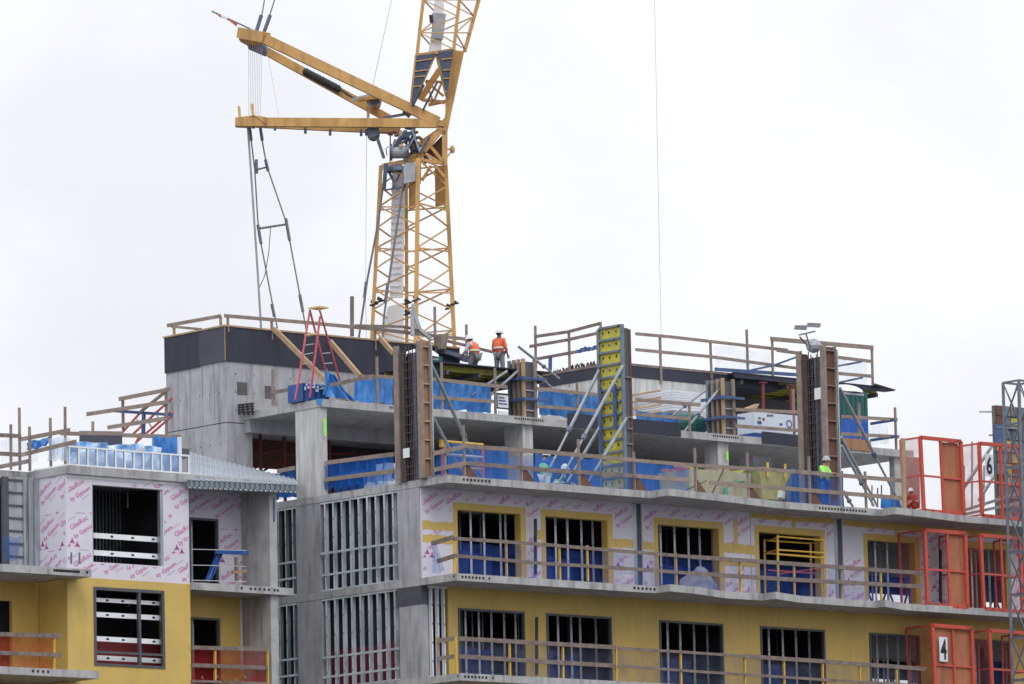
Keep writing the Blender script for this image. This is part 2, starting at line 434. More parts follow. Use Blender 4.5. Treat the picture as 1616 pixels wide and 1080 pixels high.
slab(bld, S6, Z6, slots=((-1.42, 24.9, [(729, 775, 8)]), (-1.42, 24.88, [(1291, 1368, 16)])))
S5 = [(0, -1.75), (8.75, -1.75), (8.75, -2.5), (10.3, -2.2), (12.0, -1.62), (13.75, -1.62), (13.75, -2.3), (15.4, -1.72), (19.1, -1.6), (19.1, -2.1), (20.7, -1.5), (44, -1.45)]
slab(bld, S5, Z5, slots=((-1.75, 21.64, [(714, 718, 1), (727, 765, 7), (770, 774, 1), (998, 1036, 6)]), (-1.6, 21.64, [(1318, 1354, 6)])))
S4 = [(0, -1.85), (44, -1.85)]
slab(bld, S4, Z4, slots=((-1.85, 18.37, [(720, 724, 1), (731, 770, 7), (776, 780, 1)]),))
# slab 7, set back
S7 = [(0, 5.05), (27.8, 5.05)]
b = MB().m('concrete').prism([(0, 5.05), (27.8, 5.05), (27.8, DEEP), (.4, DEEP), (.4, 9.6), (0, 9.6)], Z7-.26, Z7)
edge_slots(b, 5.05, Z7-.09, [(614, 626, 5), (811, 858, 14), (1124, 1166, 12)]); b.build('floor_slab', bld)
# lower floors of the tower continue to the ground
MB().m('membrane').box((.9, .0, 0), (31, .3, Z4-.26)).build('lower_wall', bld)
MB().m('concrete').box((.02, .32, 0), (31, DEEP, Z4-.26)).build('lower_structure', bld)

W = [(1.60, 4.38), (5.45, 8.25), (10.52, 13.35), (15.20, 18.15), (20.40, 22.75), (colx(1524, 0, 22.8), colx(1590, 0, 22.8))]
T5, B5 = Z6-.241, Z5
GAPS = [(colx(1000, 0, 23.4), colx(1014, 0, 23.4)), (colx(1317, 0, 23.4), colx(1331, 0, 23.4))]
holes5 = [(a, c_, B5+.02, 24.13) for a, c_ in W]
g0, g1 = GAPS
strips = []
def border(b, a, c_, z0, zt, wdt=.2, y=0.0):
    b.box((a-wdt, y-.006, z0+.02), (a, y, zt+wdt)); b.box((c_, y-.006, z0+.02), (c_+wdt, y, zt+wdt)); b.box((a, y-.006, zt), (c_, y, zt+wdt))
    b.box((a, y+.002, zt-.03), (c_, y+.30, zt-.002)); b.box((c_-.03, y+.002, z0+.03), (c_-.002, y+.30, zt-.03))
def strip(b, u0, u1, z0, z1, y=-.005):
    n = 14
    top = [(u0+(u1-u0)*i/n, z1+random.uniform(-.025, .03)) for i in range(n+1)]
    bot = [(u0+(u1-u0)*i/n, z0+random.uniform(-.03, .025)) for i in range(n+1)]
    b.poly([(u, y, z) for u, z in bot]+[(u, y, z) for u, z in top[::-1]])
segs = [(0.05, g0[0]), (g0[1], colx(1184, 0, 24)), (colx(1184, 0, 24)+.03, g1[0]), (g1[1], 30.5)]
ex = [(a-.22, c_+.22, B5, 24.36) for a, c_ in W]+[(0, 1.4, 23.38, 23.62), (0, 1.4, 22.95, 23.2), (8.4, 9.4, 23.0, 23.5), (9.8, 10.4, 23.0, 23.5), (13.4, 15.1, 23.0, 23.55)]
for i, (a, c_) in enumerate(segs):
    hh = [h for h in holes5 if h[0] > a and h[1] < c_]
    wl = wall(bld, 'sheathing_wall', 'Y', 0.0, a, c_, B5+.002, T5, hh, .14, 'board', -1, prints=True, extra=ex)
mb = MB().m('membrane')
for a, c_ in W: border(mb, a, c_, B5, 24.13)
strip(mb, .08, 1.4, 23.36, 23.64); strip(mb, .08, 1.4, 22.93, 23.2)
strip(mb, 4.98, 5.25, 23.3, 23.62); strip(mb, 8.46, g0[0]-.01, 23.22, 23.5)
strip(mb, g0[1]+.01, 10.3, 23.22, 23.48); strip(mb, 13.56, 14.98, 23.3, 23.62); strip(mb, 13.56, 14.98, 22.85, 23.06)
strip(mb, colx(1158, 0, 24), colx(1164, 0, 24), 23.6, 24.5, -.009)
strip(mb, segs[2][0]+.02, g1[0]-.01, 24.56, 24.74); strip(mb, colx(1250, 0, 24.4), colx(1255, 0, 24.4), 24.33, 24.6, -.009)
strip(mb, segs[3][0]+.02, 30, 24.54, 24.74); strip(mb, colx(1412, 0, 24.4), colx(1417, 0, 24.4), 24.33, 24.6, -.009)
mb.build('membrane_strips', bld)
for a, c_ in GAPS:     # bare steel channel showing between the boards
    f = MB().m('galvanised').box((a+.005, .03, B5+.01), (a+(c_-a)*.45, .12, T5)).m('frame_dark').box((a+(c_-a)*.45+.002, .06, B5+.01), (c_-.005, .12, T5))
    f.build('steel_channel', bld)
# yellow storey
T4, B4 = Z5-.241, Z4
holes4 = [(a-.06, c_+.06, B4+.02, 20.84) for a, c_ in W]
wall(bld, 'rendered_wall', 'Y', 0.0, 1.12, 30.5, B4+.002, T4, holes4, .14, 'membrane', -1)
for a, c_ in W:
    f = MB().m('frame_dark'); a -= .055; c_ += .055; z0, z1 = B4+.03, 20.835
    f.box((a, -.03, z0), (a+.07, .1, z1)); f.box((c_-.07, -.03, z0), (c_, .1, z1)); f.box((a+.071, -.028, z1-.07), (c_-.071, .098, z1)); f.box((a+.071, -.028, z0), (c_-.071, .098, z0+.06))
    f.build('window_frame', bld)
# corner stud bay left of the yellow wall
studs(bld, 'Y', .0, .30, 1.10, B4+.01, T4-.002, 3, 'steel_white')
MB().m('concrete_wall').box((.02, .16, B4), (.28, .5, T4-.002)).build('column', bld)
# interiors: back walls, partitions, bright studs inside
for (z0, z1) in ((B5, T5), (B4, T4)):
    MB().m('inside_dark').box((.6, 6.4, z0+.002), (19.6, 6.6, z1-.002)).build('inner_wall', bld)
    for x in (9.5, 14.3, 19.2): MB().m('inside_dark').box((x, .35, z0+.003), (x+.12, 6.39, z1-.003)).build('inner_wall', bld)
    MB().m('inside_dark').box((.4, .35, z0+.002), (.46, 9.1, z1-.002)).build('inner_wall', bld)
    MB().m('inside_dark').box((19.7, 13.7, z0+2.35), (43.5, 13.9, z1-.002)).build('sky_blocker', bld)  # dark beam added at the far side so less bright sky shows through
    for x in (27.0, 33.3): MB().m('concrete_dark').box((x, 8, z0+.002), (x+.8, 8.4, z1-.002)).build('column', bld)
DEFS5 = [(727, [744, 765, 791, 799, 816]), (866, [878, 897, 919, 937]), (1040, [1044, 1066, 1088, 1106, 1126]), (1200, []), (1370, [1383, 1402, 1423]), (1524, [1535, 1563, 1583])]
DEFS4 = [(730, [736, 757, 777, 797, 815]), (868, [882, 903, 917, 942]), (1045, [1055, 1075, 1097, 1118]), (1205, [1215, 1237, 1258, 1279]), (1378, [1386, 1402, 1419, 1438]), (1530, [1541, 1567, 1590])]
for (z0, zt, D) in ((B5, T5, DEFS5), (B4, T4, DEFS4)):
    for _, pxs in D:
        for px in pxs:
            yd_ = 1.0 if z0 > 20 else 1.3; x = colx(px, yd_, z0+.8)
            s_ = MB().m('stud_white').box((x-.04, yd_, z0+.01), (x+.04, yd_+.015, zt-.01)).box((x+.03, yd_+.016, z0+.01), (x+.04, yd_+.1, zt-.01))
            s_.m('hole'); z = z0+.4
            while z < zt-.4: s_.box((x-.012, yd_-.003, z), (x+.012, yd_-.0005, z+.06)); z += .6
            s_.build('stud', bld)
for (z0, zt) in ((B5, T5), (B4, T4)):
    for i in range(6):
        a, c_ = W[i]
        b = MB().m('galvanised')
        for k in range(6): x = a+1.2+k*.45; b.box((x, 2.9, z0+.01), (x+.05, 2.95, zt-.01))
        b.box((a+1.2, 2.9, zt-.35), (a+3.6, 2.96, zt-.28)); b.m('machine_pale').tube([(a+.2, 1.7, zt-.3), (a+4.6, 1.7, zt-.3)], .11, 10)
        b.build('room_framing', bld)
# blue sheeting hung behind the lower part of the openings
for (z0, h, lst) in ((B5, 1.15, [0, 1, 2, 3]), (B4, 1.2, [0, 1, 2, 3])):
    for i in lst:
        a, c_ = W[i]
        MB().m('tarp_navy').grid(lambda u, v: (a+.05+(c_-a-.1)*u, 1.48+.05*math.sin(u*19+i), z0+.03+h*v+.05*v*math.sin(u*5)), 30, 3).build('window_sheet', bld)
# left end face: columns and stud bays
def lf(px, z): return coly(px, 0, z)
for (z0, z1) in ((B5, T5), (B4, T4)):
    zm = (z0+z1)/2
    ya, yb, yc, yd = .06, lf(627, 23.4), lf(505, 23.4), lf(467, 23.4)
    MB().m('concrete_wall').box((.012, ya+.0, z0+.002), (.32, yb, z1-.002 if z0 > 20 else z1-.62)).build('column', bld)
    MB().m('concrete_wall').box((.012, yc, z0+.002), (.32, yd, z1-.002)).build('column', bld)
    studs(bld, 'X', .02, yb+.02, yc-.02, z0+.01, z1-.01, 9, 'stud_bright', wd=.075, tracks=((z0+1.28, z0+.55) if z0 > 20 else (z0+1.05, z0+.4)))
    studs(bld, 'X', .02, yd+.02, yd+1.15, z0+.01, z1-.01, 3, 'galvanised', tracks=(z0+1.15, z0+.6))
    MB().m('concrete_wall').box((.012, yd+1.2, z0+.002), (.3, 9.2, z1-.002)).build('end_wall', bld)
MB().m('frame_dark').box((.0, .06, T4-.615), (.3, lf(627, 20.5), T4-.003)).build('infill_panel', bld)
MB().m('screen_red').box((.36, 1.2, B4+.05), (.38, 5.2, B4+1.3)).build('inner_screen', bld, 'dark red screen behind the studs of the end wall')
# level 6 columns
def col6(px0, px1, y0, dep, mname='concrete_light'):
    x0 = colx(px0, y0, 26.5); x1 = colx(px1, y0, 26.5)
    return x0, x1
MB().m('concrete_light').box((.03, 5.15, Z6+.002), (.30, 6.5, Z7-.262)).build('column', bld)
for (pa, pm, pb) in ((797, 826, 842), (1113, 1134, 1151), (1405, 1413, 1440)):
    y0 = 5.25; xc = colx(pm, y0, 26.5); x1 = colx(pb, y0, 26.5); y1 = coly(pa, xc, 26.5)
    MB().m('concrete_light' if pa < 1400 else 'concrete').box((xc, y0, Z6+.002), (x1, y1, Z7-.262)).build('column', bld)
MB().m('concrete_wall').box((.05, 9.0, Z7-.70), (8, 9.3, Z7-.262)).build('beam', bld)
xe = colx(1322, 12.5, 26)
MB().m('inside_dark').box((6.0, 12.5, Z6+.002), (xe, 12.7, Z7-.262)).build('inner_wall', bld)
MB().m('rust_brown').box((.6, 12.5, Z6+1.9), (5.99, 12.65, Z7-.262)).build('inner_wall', bld)
# stair core
CXX, CYY = -.72, 9.3
cb = MB().m('concrete_wall').box((CXX, CYY, Z6+.002), (CXX+1.1, 12.62, 27.86))
cb.m('hole').box((CXX+.01, CYY+.01, 27.861), (CXX+1.09, 12.6, 27.889)); cb.m('concrete_wall')
cb.box((CXX, CYY, 27.89), (9.6, 12.64, 30.0))
cb.m('faint_print')
cb.build('stair_core', bld)
jo = MB().m('concrete_dark')
for y in (9.95, 10.6, 11.3, 11.95): jo.box((CXX-.003, y, 27.9), (CXX, y+.012, 29.98))
for x in (.4, 1.35, 2.2, 3.3, 4.4, 5.4, 6.5, 7.6): jo.box((x, CYY-.003, 27.9), (x+.012, CYY, 29.98))
jo.m('hole')
for r_ in range(3):
    for c_ in range(6): z = 26.0+r_*1.15+(.6 if r_ > 1 else 0); y = CYY+.35+c_*.55; jo.box((CXX-.004, y, z), (CXX-.0005, y+.035, z+.045))
    for c_ in range(12): z = 28.3+r_*.62; x = CXX+.4+c_*.8; jo.box((x, CYY-.004, z), (x+.035, CYY-.0005, z+.045))
jo.build('form_joints', bld)
k_ = MB().m('concrete_dark')
for x, z in ((-.25, 28.85), (.95, 28.8)): k_.box((x, CYY-.004, z), (x+.45, CYY-.0005, z+.45))
k_.build('patches', bld)
# rear stair block with grey formed rim
RX = 17.02
MB().m('concrete_light').box((RX, 9.32, Z7+.002), (colx(1158, 9.32, 30), 13.4, 30.74)).build('roof_block', bld)
MB().m('form_black').box((RX-.03, 9.29, 30.75), (25.1, 13.4, 31.16)).m('wood_grey').box((RX-.05, 9.27, 31.161), (25.15, 13.42, 31.25)).build('roof_rim', bld)

# black forming band around the stair core: two panels on the left face, long run on the right
bf = thing('formwork_band', 'black plywood forming band wrapped around the top of the concrete stair core', 'formwork', (CXX, CYY, 30.0))
zb0, zb1 = 29.98, 31.16
ym = coly(316, CXX, 30.5)
MB().m('form_slate').box((CXX-.05, CYY, zb0), (CXX-.004, ym-.004, zb1)).build('form_panel', bf)
MB().m('form_black').box((CXX-.05, ym+.004, zb0-.04), (CXX-.004, 12.66, zb1)).build('form_panel', bf)
MB().m('form_black').box((CXX-.05, CYY-.05, zb0), (9.7, CYY-.004, zb1)).build('form_panel', bf)
MB().m('wood_tan').box((CXX-.08, CYY-.08, zb1+.001), (9.7, CYY+.1, zb1+.06)).box((CXX-.08, CYY+.101, zb1+.001), (CXX+.1, 12.7, zb1+.06)).build('rim_board', bf)
MB().m('wood_tan').box((CXX-.062, CYY-.062, zb0+.01), (CXX-.051, CYY-.03, zb1-.01)).build('corner_strip', bf)

# ================================================================== guard rails
def guard(name, label, plane, c, posts, boards, z0=None, pm='wood', bm='wood', ht=.14, group=None, pw=.09, cat='guard rail', post_names='post'):
    pt = (lambda px, py: onY(px, py, c)) if plane == 'Y' else (lambda px, py: onX(px, py, c))
    P = [pt(*p[:2]) for p in posts]
    zz = z0 if z0 is not None else min([pt(q[0], q[2]).z for q in posts if len(q) > 2] or [0])
    if P: base = Vector((P[0].x, P[0].y, zz))
    else: q = pt(*boards[0][0]); base = Vector((q.x, q.y, zz))
    t = thing(name, label, cat, base, group)
    for q, p in zip(posts, P):
        zf = z0 if (z0 is not None and len(q) < 3) else pt(q[0], q[2]).z
        m_ = q[3] if len(q) > 3 else pm
        pp = Vector((p.x, p.y, zf+.002)); tt = Vector((p.x, p.y, p.z))
        off = Vector((0, .05, 0)) if plane == 'Y' else Vector((.05, 0, 0))
        MB().m(m_).bar(pp+off, tt+off+Vector((random.uniform(-.02, .02), 0, 0)), pw, pw*.6, up=(0, 1, 0) if plane == 'X' else (1, 0, 0)).build(post_names, t)
    for bd in boards:
        m_ = bm; h_ = ht; pts = bd
        if isinstance(bd[-1], str): m_ = bd[-1]; pts = bd[:-1]
        if isinstance(pts[-1], float): h_ = pts[-1]; pts = pts[:-1]
        for a, b_ in zip(pts[:-1], pts[1:]):
            A = pt(*a); B = pt(*b_); MB().m(m_).bar(A, B, .045, h_).build('rail_board', t)
    return t
Y6 = -1.22
g6 = guard('guard_rail', 'long timber guard rail along the front of the sixth floor terrace', 'Y', Y6,
      [(733, 671), (824, 710), (914.5, 693), (1002, 713), (1098, 707), (1181, 714), (1278, 720), (1367, 744)],
      [((684, 716), (735, 704.5), ), ((735, 704.5), (860, 713.4), (1003, 726.5)), ((1003, 727), (1090, 734), (1250, 744), .12), ((1250, 744), (1424, 758.7)),
       ((684, 742), (735, 731)), ((735, 731), (860, 742), (1003, 751), 'wood_grey'), ((1003, 751.5), (1090, 758)), ((1120, 762), (1250, 772), (1424, 786.5))], z0=Z6)
# timber kick braces of those posts
for px in (733, 824, 914.5, 1002, 1098, 1181, 1278):
    x = onY(px, 750, Y6).x
    MB().m('rust_brown').extr([(x+.08, Y6+.02, Z6+.003), (x+.62, Y6+.02, Z6+.003), (x+.1, Y6+.02, Z6+.55)], (0, .04, 0)).build('post_bracket', g6)
guard('guard_rail', 'timber guard rail along the left edge of the sixth floor terrace', 'X', .12,
      [(700, 700)], [((438, 744), (466, 738.5)), ((513, 731), (622, 717)), ((438, 771), (466, 766)), ((513, 757.5), (622, 743.5))], z0=Z6)
def sheet(name, label, cat, plane, c, pts, mname, wav=.05, nu=40, nv=6, group=None, fq=14, drop=0):
    """pts: four picture corners of the hung sheet: bottom left, bottom right, top right, top left"""
    pt = (lambda q: onY(q[0], q[1], c)) if plane == 'Y' else (lambda q: onX(q[0], q[1], c))
    a, b_, d, e = [pt(q) for q in pts]; ph = random.uniform(0, 6)
    nrm = Vector((0, 1, 0)) if plane == 'Y' else Vector((1, 0, 0))
    fs = [(random.uniform(.5, 3)*fq/6, random.uniform(-9, 9), random.uniform(0, 6), random.uniform(.2, .7)) for _ in range(6)]
    def P(u, v):
        p = (a*(1-u)+b_*u)*(1-v)+(e*(1-u)+d*u)*v
        f = math.sin(u*fq+ph)+.5*math.sin(u*fq*2.3+v*3+ph)+sum(k[3]*math.sin(u*k[0]*6+v*k[1]+k[2]) for k in fs)*.6
        return p+nrm*wav*.8*f*(1-.35*v)+Vector((0, 0, .03*math.sin(u*fq*.7+ph)+.018*math.sin(u*fq*2.1+v*2)))
    return MB().m(mname).grid(P, nu, nv).build(name, None, label, cat, group, smooth=True)
sheet('debris_net', 'blue debris net hung on the front rail of the sixth floor terrace', 'net', 'Y', Y6+.13,
      [(686, 752), (1088, 784), (1088, 735), (686, 712)], 'net_blue', nu=120, fq=40)
sheet('debris_net', 'short blue debris net on the front rail right of the hopper', 'net', 'Y', Y6+.13,
      [(1252, 796), (1326, 803), (1326, 752), (1252, 746)], 'net_blue', nu=40, fq=12)
sheet('debris_net', 'folded blue net along the left edge of the sixth floor terrace', 'net', 'X', .22,
      [(513, 773), (622, 757), (622, 718), (513, 734)], 'net_blue_dense', wav=.09, nu=90, fq=50)
sheet('debris_net', 'short dark blue net showing between the deck roof and the pale corner column', 'net', 'X', .22,
      [(440, 790), (466, 782), (466, 738), (440, 744)], 'net_blue', wav=.05, nu=20)
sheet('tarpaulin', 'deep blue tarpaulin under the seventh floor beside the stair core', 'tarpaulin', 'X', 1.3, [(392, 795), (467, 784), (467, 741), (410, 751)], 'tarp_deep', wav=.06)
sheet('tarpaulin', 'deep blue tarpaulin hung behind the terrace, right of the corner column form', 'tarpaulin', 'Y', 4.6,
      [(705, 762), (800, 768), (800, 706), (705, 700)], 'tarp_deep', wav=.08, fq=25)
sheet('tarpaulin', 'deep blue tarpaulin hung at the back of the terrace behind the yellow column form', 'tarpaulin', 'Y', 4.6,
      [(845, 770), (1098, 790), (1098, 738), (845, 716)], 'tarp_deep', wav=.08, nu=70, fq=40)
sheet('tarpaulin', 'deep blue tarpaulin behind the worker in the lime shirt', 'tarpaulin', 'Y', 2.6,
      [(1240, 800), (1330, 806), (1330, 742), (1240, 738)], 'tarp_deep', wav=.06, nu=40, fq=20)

# fifth floor balcony rail
Y5 = -1.55
guard('guard_rail', 'long guard rail with yellow and pale posts along the fifth floor balcony', 'Y', Y5,
      [(717.5, 848, 905, 'post_yellow'), (800, 852, 911, 'wood_tan'), (884, 859, 916, 'post_yellow'), (928, 861, 917, 'post_yellow'), (1068, 872, 925, 'wood_tan'),
       (1169, 880, 936, 'post_yellow'), (1254, 887, 942, 'wood_tan'), (1329, 892, 948, 'wood_tan'), (1391, 897, 948, 'post_yellow')],
      [((717, 850), (850, 859), (970, 869), (1090, 879), .11), ((1091, 879), (1250, 890), (1456, 905)),
       ((717, 877), (850, 889), (970, 896), (1090, 905), .11), ((1091, 905), (1250, 915), (1456, 926))], z0=Z5, bm='wood_grey', pw=.08)
guard('guard_rail', 'short guard rail closing the left end of the fifth floor balcony', 'X', .12, [], [((681, 858), (716, 848)), ((690, 886), (716, 878), 'wood_grey')], z0=Z5, bm='wood_grey')
sheet('debris_net', 'thin blue net hung on the fifth floor balcony rail', 'net', 'Y', Y5+.09,
      [(722, 906), (1440, 958), (1440, 906), (722, 855)], 'net_blue_thin', nu=140, fq=50)
sheet('debris_net', 'crumpled blue net on the left end of the fifth floor balcony', 'net', 'X', .1, [(684, 906), (700, 902), (688, 856), (682, 858)], 'net_blue', wav=.04, nu=12)
# fourth floor balcony rail
Y4 = -1.7
guard('guard_rail', 'long guard rail with yellow posts along the fourth floor balcony', 'Y', Y4,
      [(720.5, 1005, 1063, 'post_yellow'), (805, 1010, 1068, 'post_yellow'), (889, 1015, 1073, 'post_yellow'), (973, 1021, 1078, 'post_yellow'), (1075, 1029, 1085, 'post_yellow'),
       (1176, 1036, 1092, 'post_yellow'), (1238, 1038, 1096, 'post_yellow'), (1299, 1043, 1100, 'post_yellow'), (1358, 1046, 1104, 'post_yellow'), (1416, 1050, 1106, 'post_yellow')],
      [((724, 1008), (850, 1015), (972, 1022)), ((975, 1023), (1075, 1029), (1176, 1036), .09), ((1176, 1036), (1300, 1044), (1460, 1056)),
       ((724, 1036), (850, 1044), (972, 1051)), ((975, 1051), (1100, 1060), (1300, 1073), (1460, 1083), .09)], z0=Z4, bm='wood_grey', pw=.085)
guard('guard_rail', 'short guard rail of tan boards closing the left end of the fourth floor balcony', 'X', .05, [(689, 1005, 1068)], [((690, 1012), (719, 1007)), ((690, 1040), (719, 1036))], pm='wood_tan')
sheet('debris_net', 'grey debris net hung on the fourth floor balcony rail', 'net', 'Y', Y4+.09,
      [(724, 1064), (1450, 1110), (1450, 1052), (724, 1010)], 'net_grey', nu=140, fq=50)
for (px, pt_, pb, y, lab) in ((845, 819, 907, -.25, 'black pipe standing between the first two fifth floor windows'), (847, 974, 1066, -.25, 'black pipe standing between the first two fourth floor windows'),
                        (1484, 868, 950, -.3, 'black pipe standing behind the orange gate on the fifth floor')):
    MB().m('pipe_black').tube([onY(px, pb, y), onY(px, pt_, y)], .055, 8).build('pipe', None, lab, 'pipe')

# ================================================================== level 7 rails and sheets
Y7 = 5.2
guard('guard_rail', 'timber guard rail along the front of the seventh floor above the blue sheets', 'Y', Y7,
      [(596, 563), (698, 572), (782, 581), (912, 604), (1089, 640), (1253, 614), (1357, 636), (1414, 643)],
      [((594, 594), (622, 596)), ((679, 598), (777, 609), (800, 611)), ((847, 613.5), (944, 623.5)), ((1004, 631), (1105, 639)), ((1160, 646.5), (1265, 651)), ((1328, 657.5), (1416, 662.5)),
       ((679, 627), (779, 634)), ((847, 641), (944, 649)), ((1004, 654), (1089, 661)), ((1160, 672.5), (1265, 680)), ((1328, 685), (1419, 689.5))], z0=Z7, bm='wood', ht=.12)
guard('guard_rail', 'timber post and board at the left tip of the seventh floor slab', 'X', .1, [(428, 583, 640)], [((428, 620), (472, 612.5)), ((521, 608), (590, 593.5))], bm='wood_grey', ht=.12)
gr = 'blue sheets hung along the seventh floor edge'
sheet('tarpaulin', 'bright blue sheet in front of the dark band, left of the corner column form', 'tarpaulin', 'Y', 5.45, [(560, 634), (620, 638), (620, 596), (560, 600)], 'tarp_blue', fq=14)
sheet('tarpaulin', 'peaked blue tarpaulin draped beside the red ladder', 'tarpaulin', 'Y', 5.5, [(505, 622), (566, 636), (530, 600), (514, 580)], 'tarp_blue', wav=.12, fq=9)
sheet('tarpaulin', 'bright blue sheet on the seventh floor between two tall forms with pale scratches', 'tarpaulin', 'Y', 5.45, [(681, 645), (776, 653), (776, 609), (681, 601)], 'tarp_blue', fq=18, nu=60)
sheet('tarpaulin', 'light blue sheet on the seventh floor left of the yellow column form', 'tarpaulin', 'Y', 5.45, [(848, 654), (945, 664), (945, 625), (848, 616)], 'tarp_blue', fq=18, nu=60)
sheet('tarpaulin', 'short blue sheet on the seventh floor right of the yellow column form', 'tarpaulin', 'Y', 5.6, [(1004, 668), (1072, 670), (1066, 655), (1004, 648)], 'tarp_blue', fq=9)
guard('edge_form', 'dark grey edge form on the seventh floor slab beside the yellow column form', 'Y', 5.02, [], [((896, 663), (1074, 678.5), .48, 'form_black')], z0=Z7, cat='formwork')
guard('edge_form', 'dark grey edge form on the seventh floor slab left of the right rebar column', 'Y', 5.02, [], [((1203, 690), (1268, 697), .42, 'form_black')], z0=Z7, cat='formwork')
guard('edge_form', 'brown plywood edge board under the green toilet', 'Y', 5.02, [], [((1331, 700), (1374, 704), .4, 'plywood')], z0=Z7, cat='formwork')
for (a, b_, x, lab) in (((1374, 669), (1412, 663), 26.8, 'upper'), ((1374, 695), (1416, 689), 26.8, 'lower')):
    MB().m('waler_blue').bar(onX(*a, x), onX(*b_, x), .05, .1).build('rail_board', None, lab+' blue return board of the rail at the right end of the seventh floor', 'board')
sheet('debris_net', 'pale clear net at the right end of the seventh floor', 'net', 'X', 26.9, [(1372, 704), (1404, 700), (1401, 662), (1372, 667)], 'net_pale')

# core top rails
guard('guard_rail', 'timber guard rail on the left face of the black banded stair core', 'X', CXX+.1, [(273, 515, 541), (346.5, 499, 522)],
      [((264, 514), (348, 499)), ((270, 515.5), (318, 520), .09)], bm='wood', pm='wood_tan', ht=.12)
guard('guard_rail', 'long timber guard rail on the right face of the black banded stair core', 'Y', CYY-.08,
      [(361, 499, 524), (430, 504, 536), (593, 516, 553), (687, 484, 556), (702, 528, 560), (737, 512, 570)],
      [((354, 498.5), (486, 509.5), (605, 521), (740, 536)), ], bm='wood', pm='wood', ht=.12)
guard('guard_rail', 'lower loose timber board crossing in front of the crane mast foot', 'Y', CYY-.3, [], [((560, 514), (640, 516), (700, 536), .09), ((700, 537), (795, 560), .1)], z0=31.2, bm='wood_grey')
for px, y0_, y1_ in ((555.5, 468, 531),):
    MB().m('wood_grey').bar(onY(px, y1_, CYY+.3), onY(px, y0_, CYY+.3), .1, .1).build('timber_post', None, 'lone tall dark timber post above the stair core, left of the crane', 'post')
pb = 'timber props leaning against the black band'
for (a, b_, y0_, y1_, lab) in (((432, 519), (547, 634), 9.15, 5.9, 'long timber prop leaning across the red ladder'), ((521, 539), (568, 594), 9.15, 7.6, 'timber prop leaning behind the red ladder'),
                       ((599, 533), (621, 558), 9.15, 8.4, 'short timber prop leaning left of the corner column form')):
    MB().m('wood_tan').bar(onY(*a, y0_), onY(*b_, y1_), .1, .16).build('timber_prop', None, lab, 'prop', pb)

# rear block rails
guard('guard_rail', 'three board timber rail rising toward the yellow column form on the roof block', 'X', RX-.02, [(842.5, 514, 583), (896, 525, 612), (946.5, 508, 572)],
      [((844, 531.5), (896, 524), (946, 511)), ((836, 547), (896, 536.5), (943, 526)), ((846, 567), (912, 555), (943, 549))], bm='wood_grey', pm='wood', ht=.11)
guard('guard_rail', 'two board timber rail on the roof block right of the yellow column form', 'Y', 9.2, [(1043, 531, 606), (1123, 538, 598), (1180, 520, 588)],
      [((1003, 527), (1060, 532), (1120, 539), (1243, 553)), ((1003, 552), (1120, 563), (1262, 582))], bm='wood', pm='wood', ht=.11)
guard('guard_rail', 'timber rail with blue returns around the right roof deck beside the tall rebar column', 'Y', 8.9, [(1219.5, 536, 594), (1322, 565, 600), (1377, 547, 613)],
      [((1216, 535), (1378, 549), .16), ((1226, 553), (1262, 558)), ((1321, 564), (1374, 570.5)), ((1322, 589.5), (1375, 594))], bm='wood', pm='wood', ht=.12)
rb = 'blue return boards of the roof deck rail'
for a, b_ in (((1322, 578), (1360, 571)), ((1324, 604), (1362, 596)), ((1215, 579), (1262, 562)), ((1160, 590), (1225, 576))):
    MB().m('waler_blue').bar(onY(*a, 9.3), onY(*b_, 8.7), .04, .07).build('rail_board', None, 'blue board running back from the right roof deck rail', 'board', rb)
guard('edge_form', 'thin blue toe board with slots along the right roof deck', 'Y', 9.0, [], [((1128, 583), (1262, 592), .13, 'waler_blue')], cat='board')
sheet('debris_net', 'clear net strung between the roof rails left of the right rebar column', 'net', 'Y', 9.25, [(1126, 582), (1216, 590), (1216, 556), (1126, 545)], 'net_pale')
sheet('debris_net', 'clear net at the far right end of the roof deck', 'net', 'Y', 9.0, [(1324, 606), (1368, 608), (1368, 572), (1324, 566)], 'net_pale')
sheet('debris_net', 'blue net strip tied on the roof rail beside the yellow column form', 'net', 'X', RX-.05, [(911, 557), (942, 551), (942, 545), (911, 551)], 'tarp_deep', wav=.02)
MB().m('waler_blue').bar(onX(868, 586, RX-.1), onX(868.5, 563, RX-.1), .08, .12).build('board_offcut', None, 'short blue upright board on the rim of the roof block', 'board')
# rebar ends on the block
rbm = MB().m('rebar')
for i in range(60):
    px = 872+i*1.2+random.uniform(-.4, .4); q = onX(px, 586-(px-872)*.165, RX+.2); q.z = 31.25
    rbm.bar(q, q+Vector((random.uniform(-.06, .06), random.uniform(-.06, .06), .04+.10*min(1, i/30)+random.uniform(0, .07))), .03, .03)
rbm.build('rebar_stubs', None, 'rows of dark bent rebar stubs on the roof block rim', 'rebar', kind='stuff')
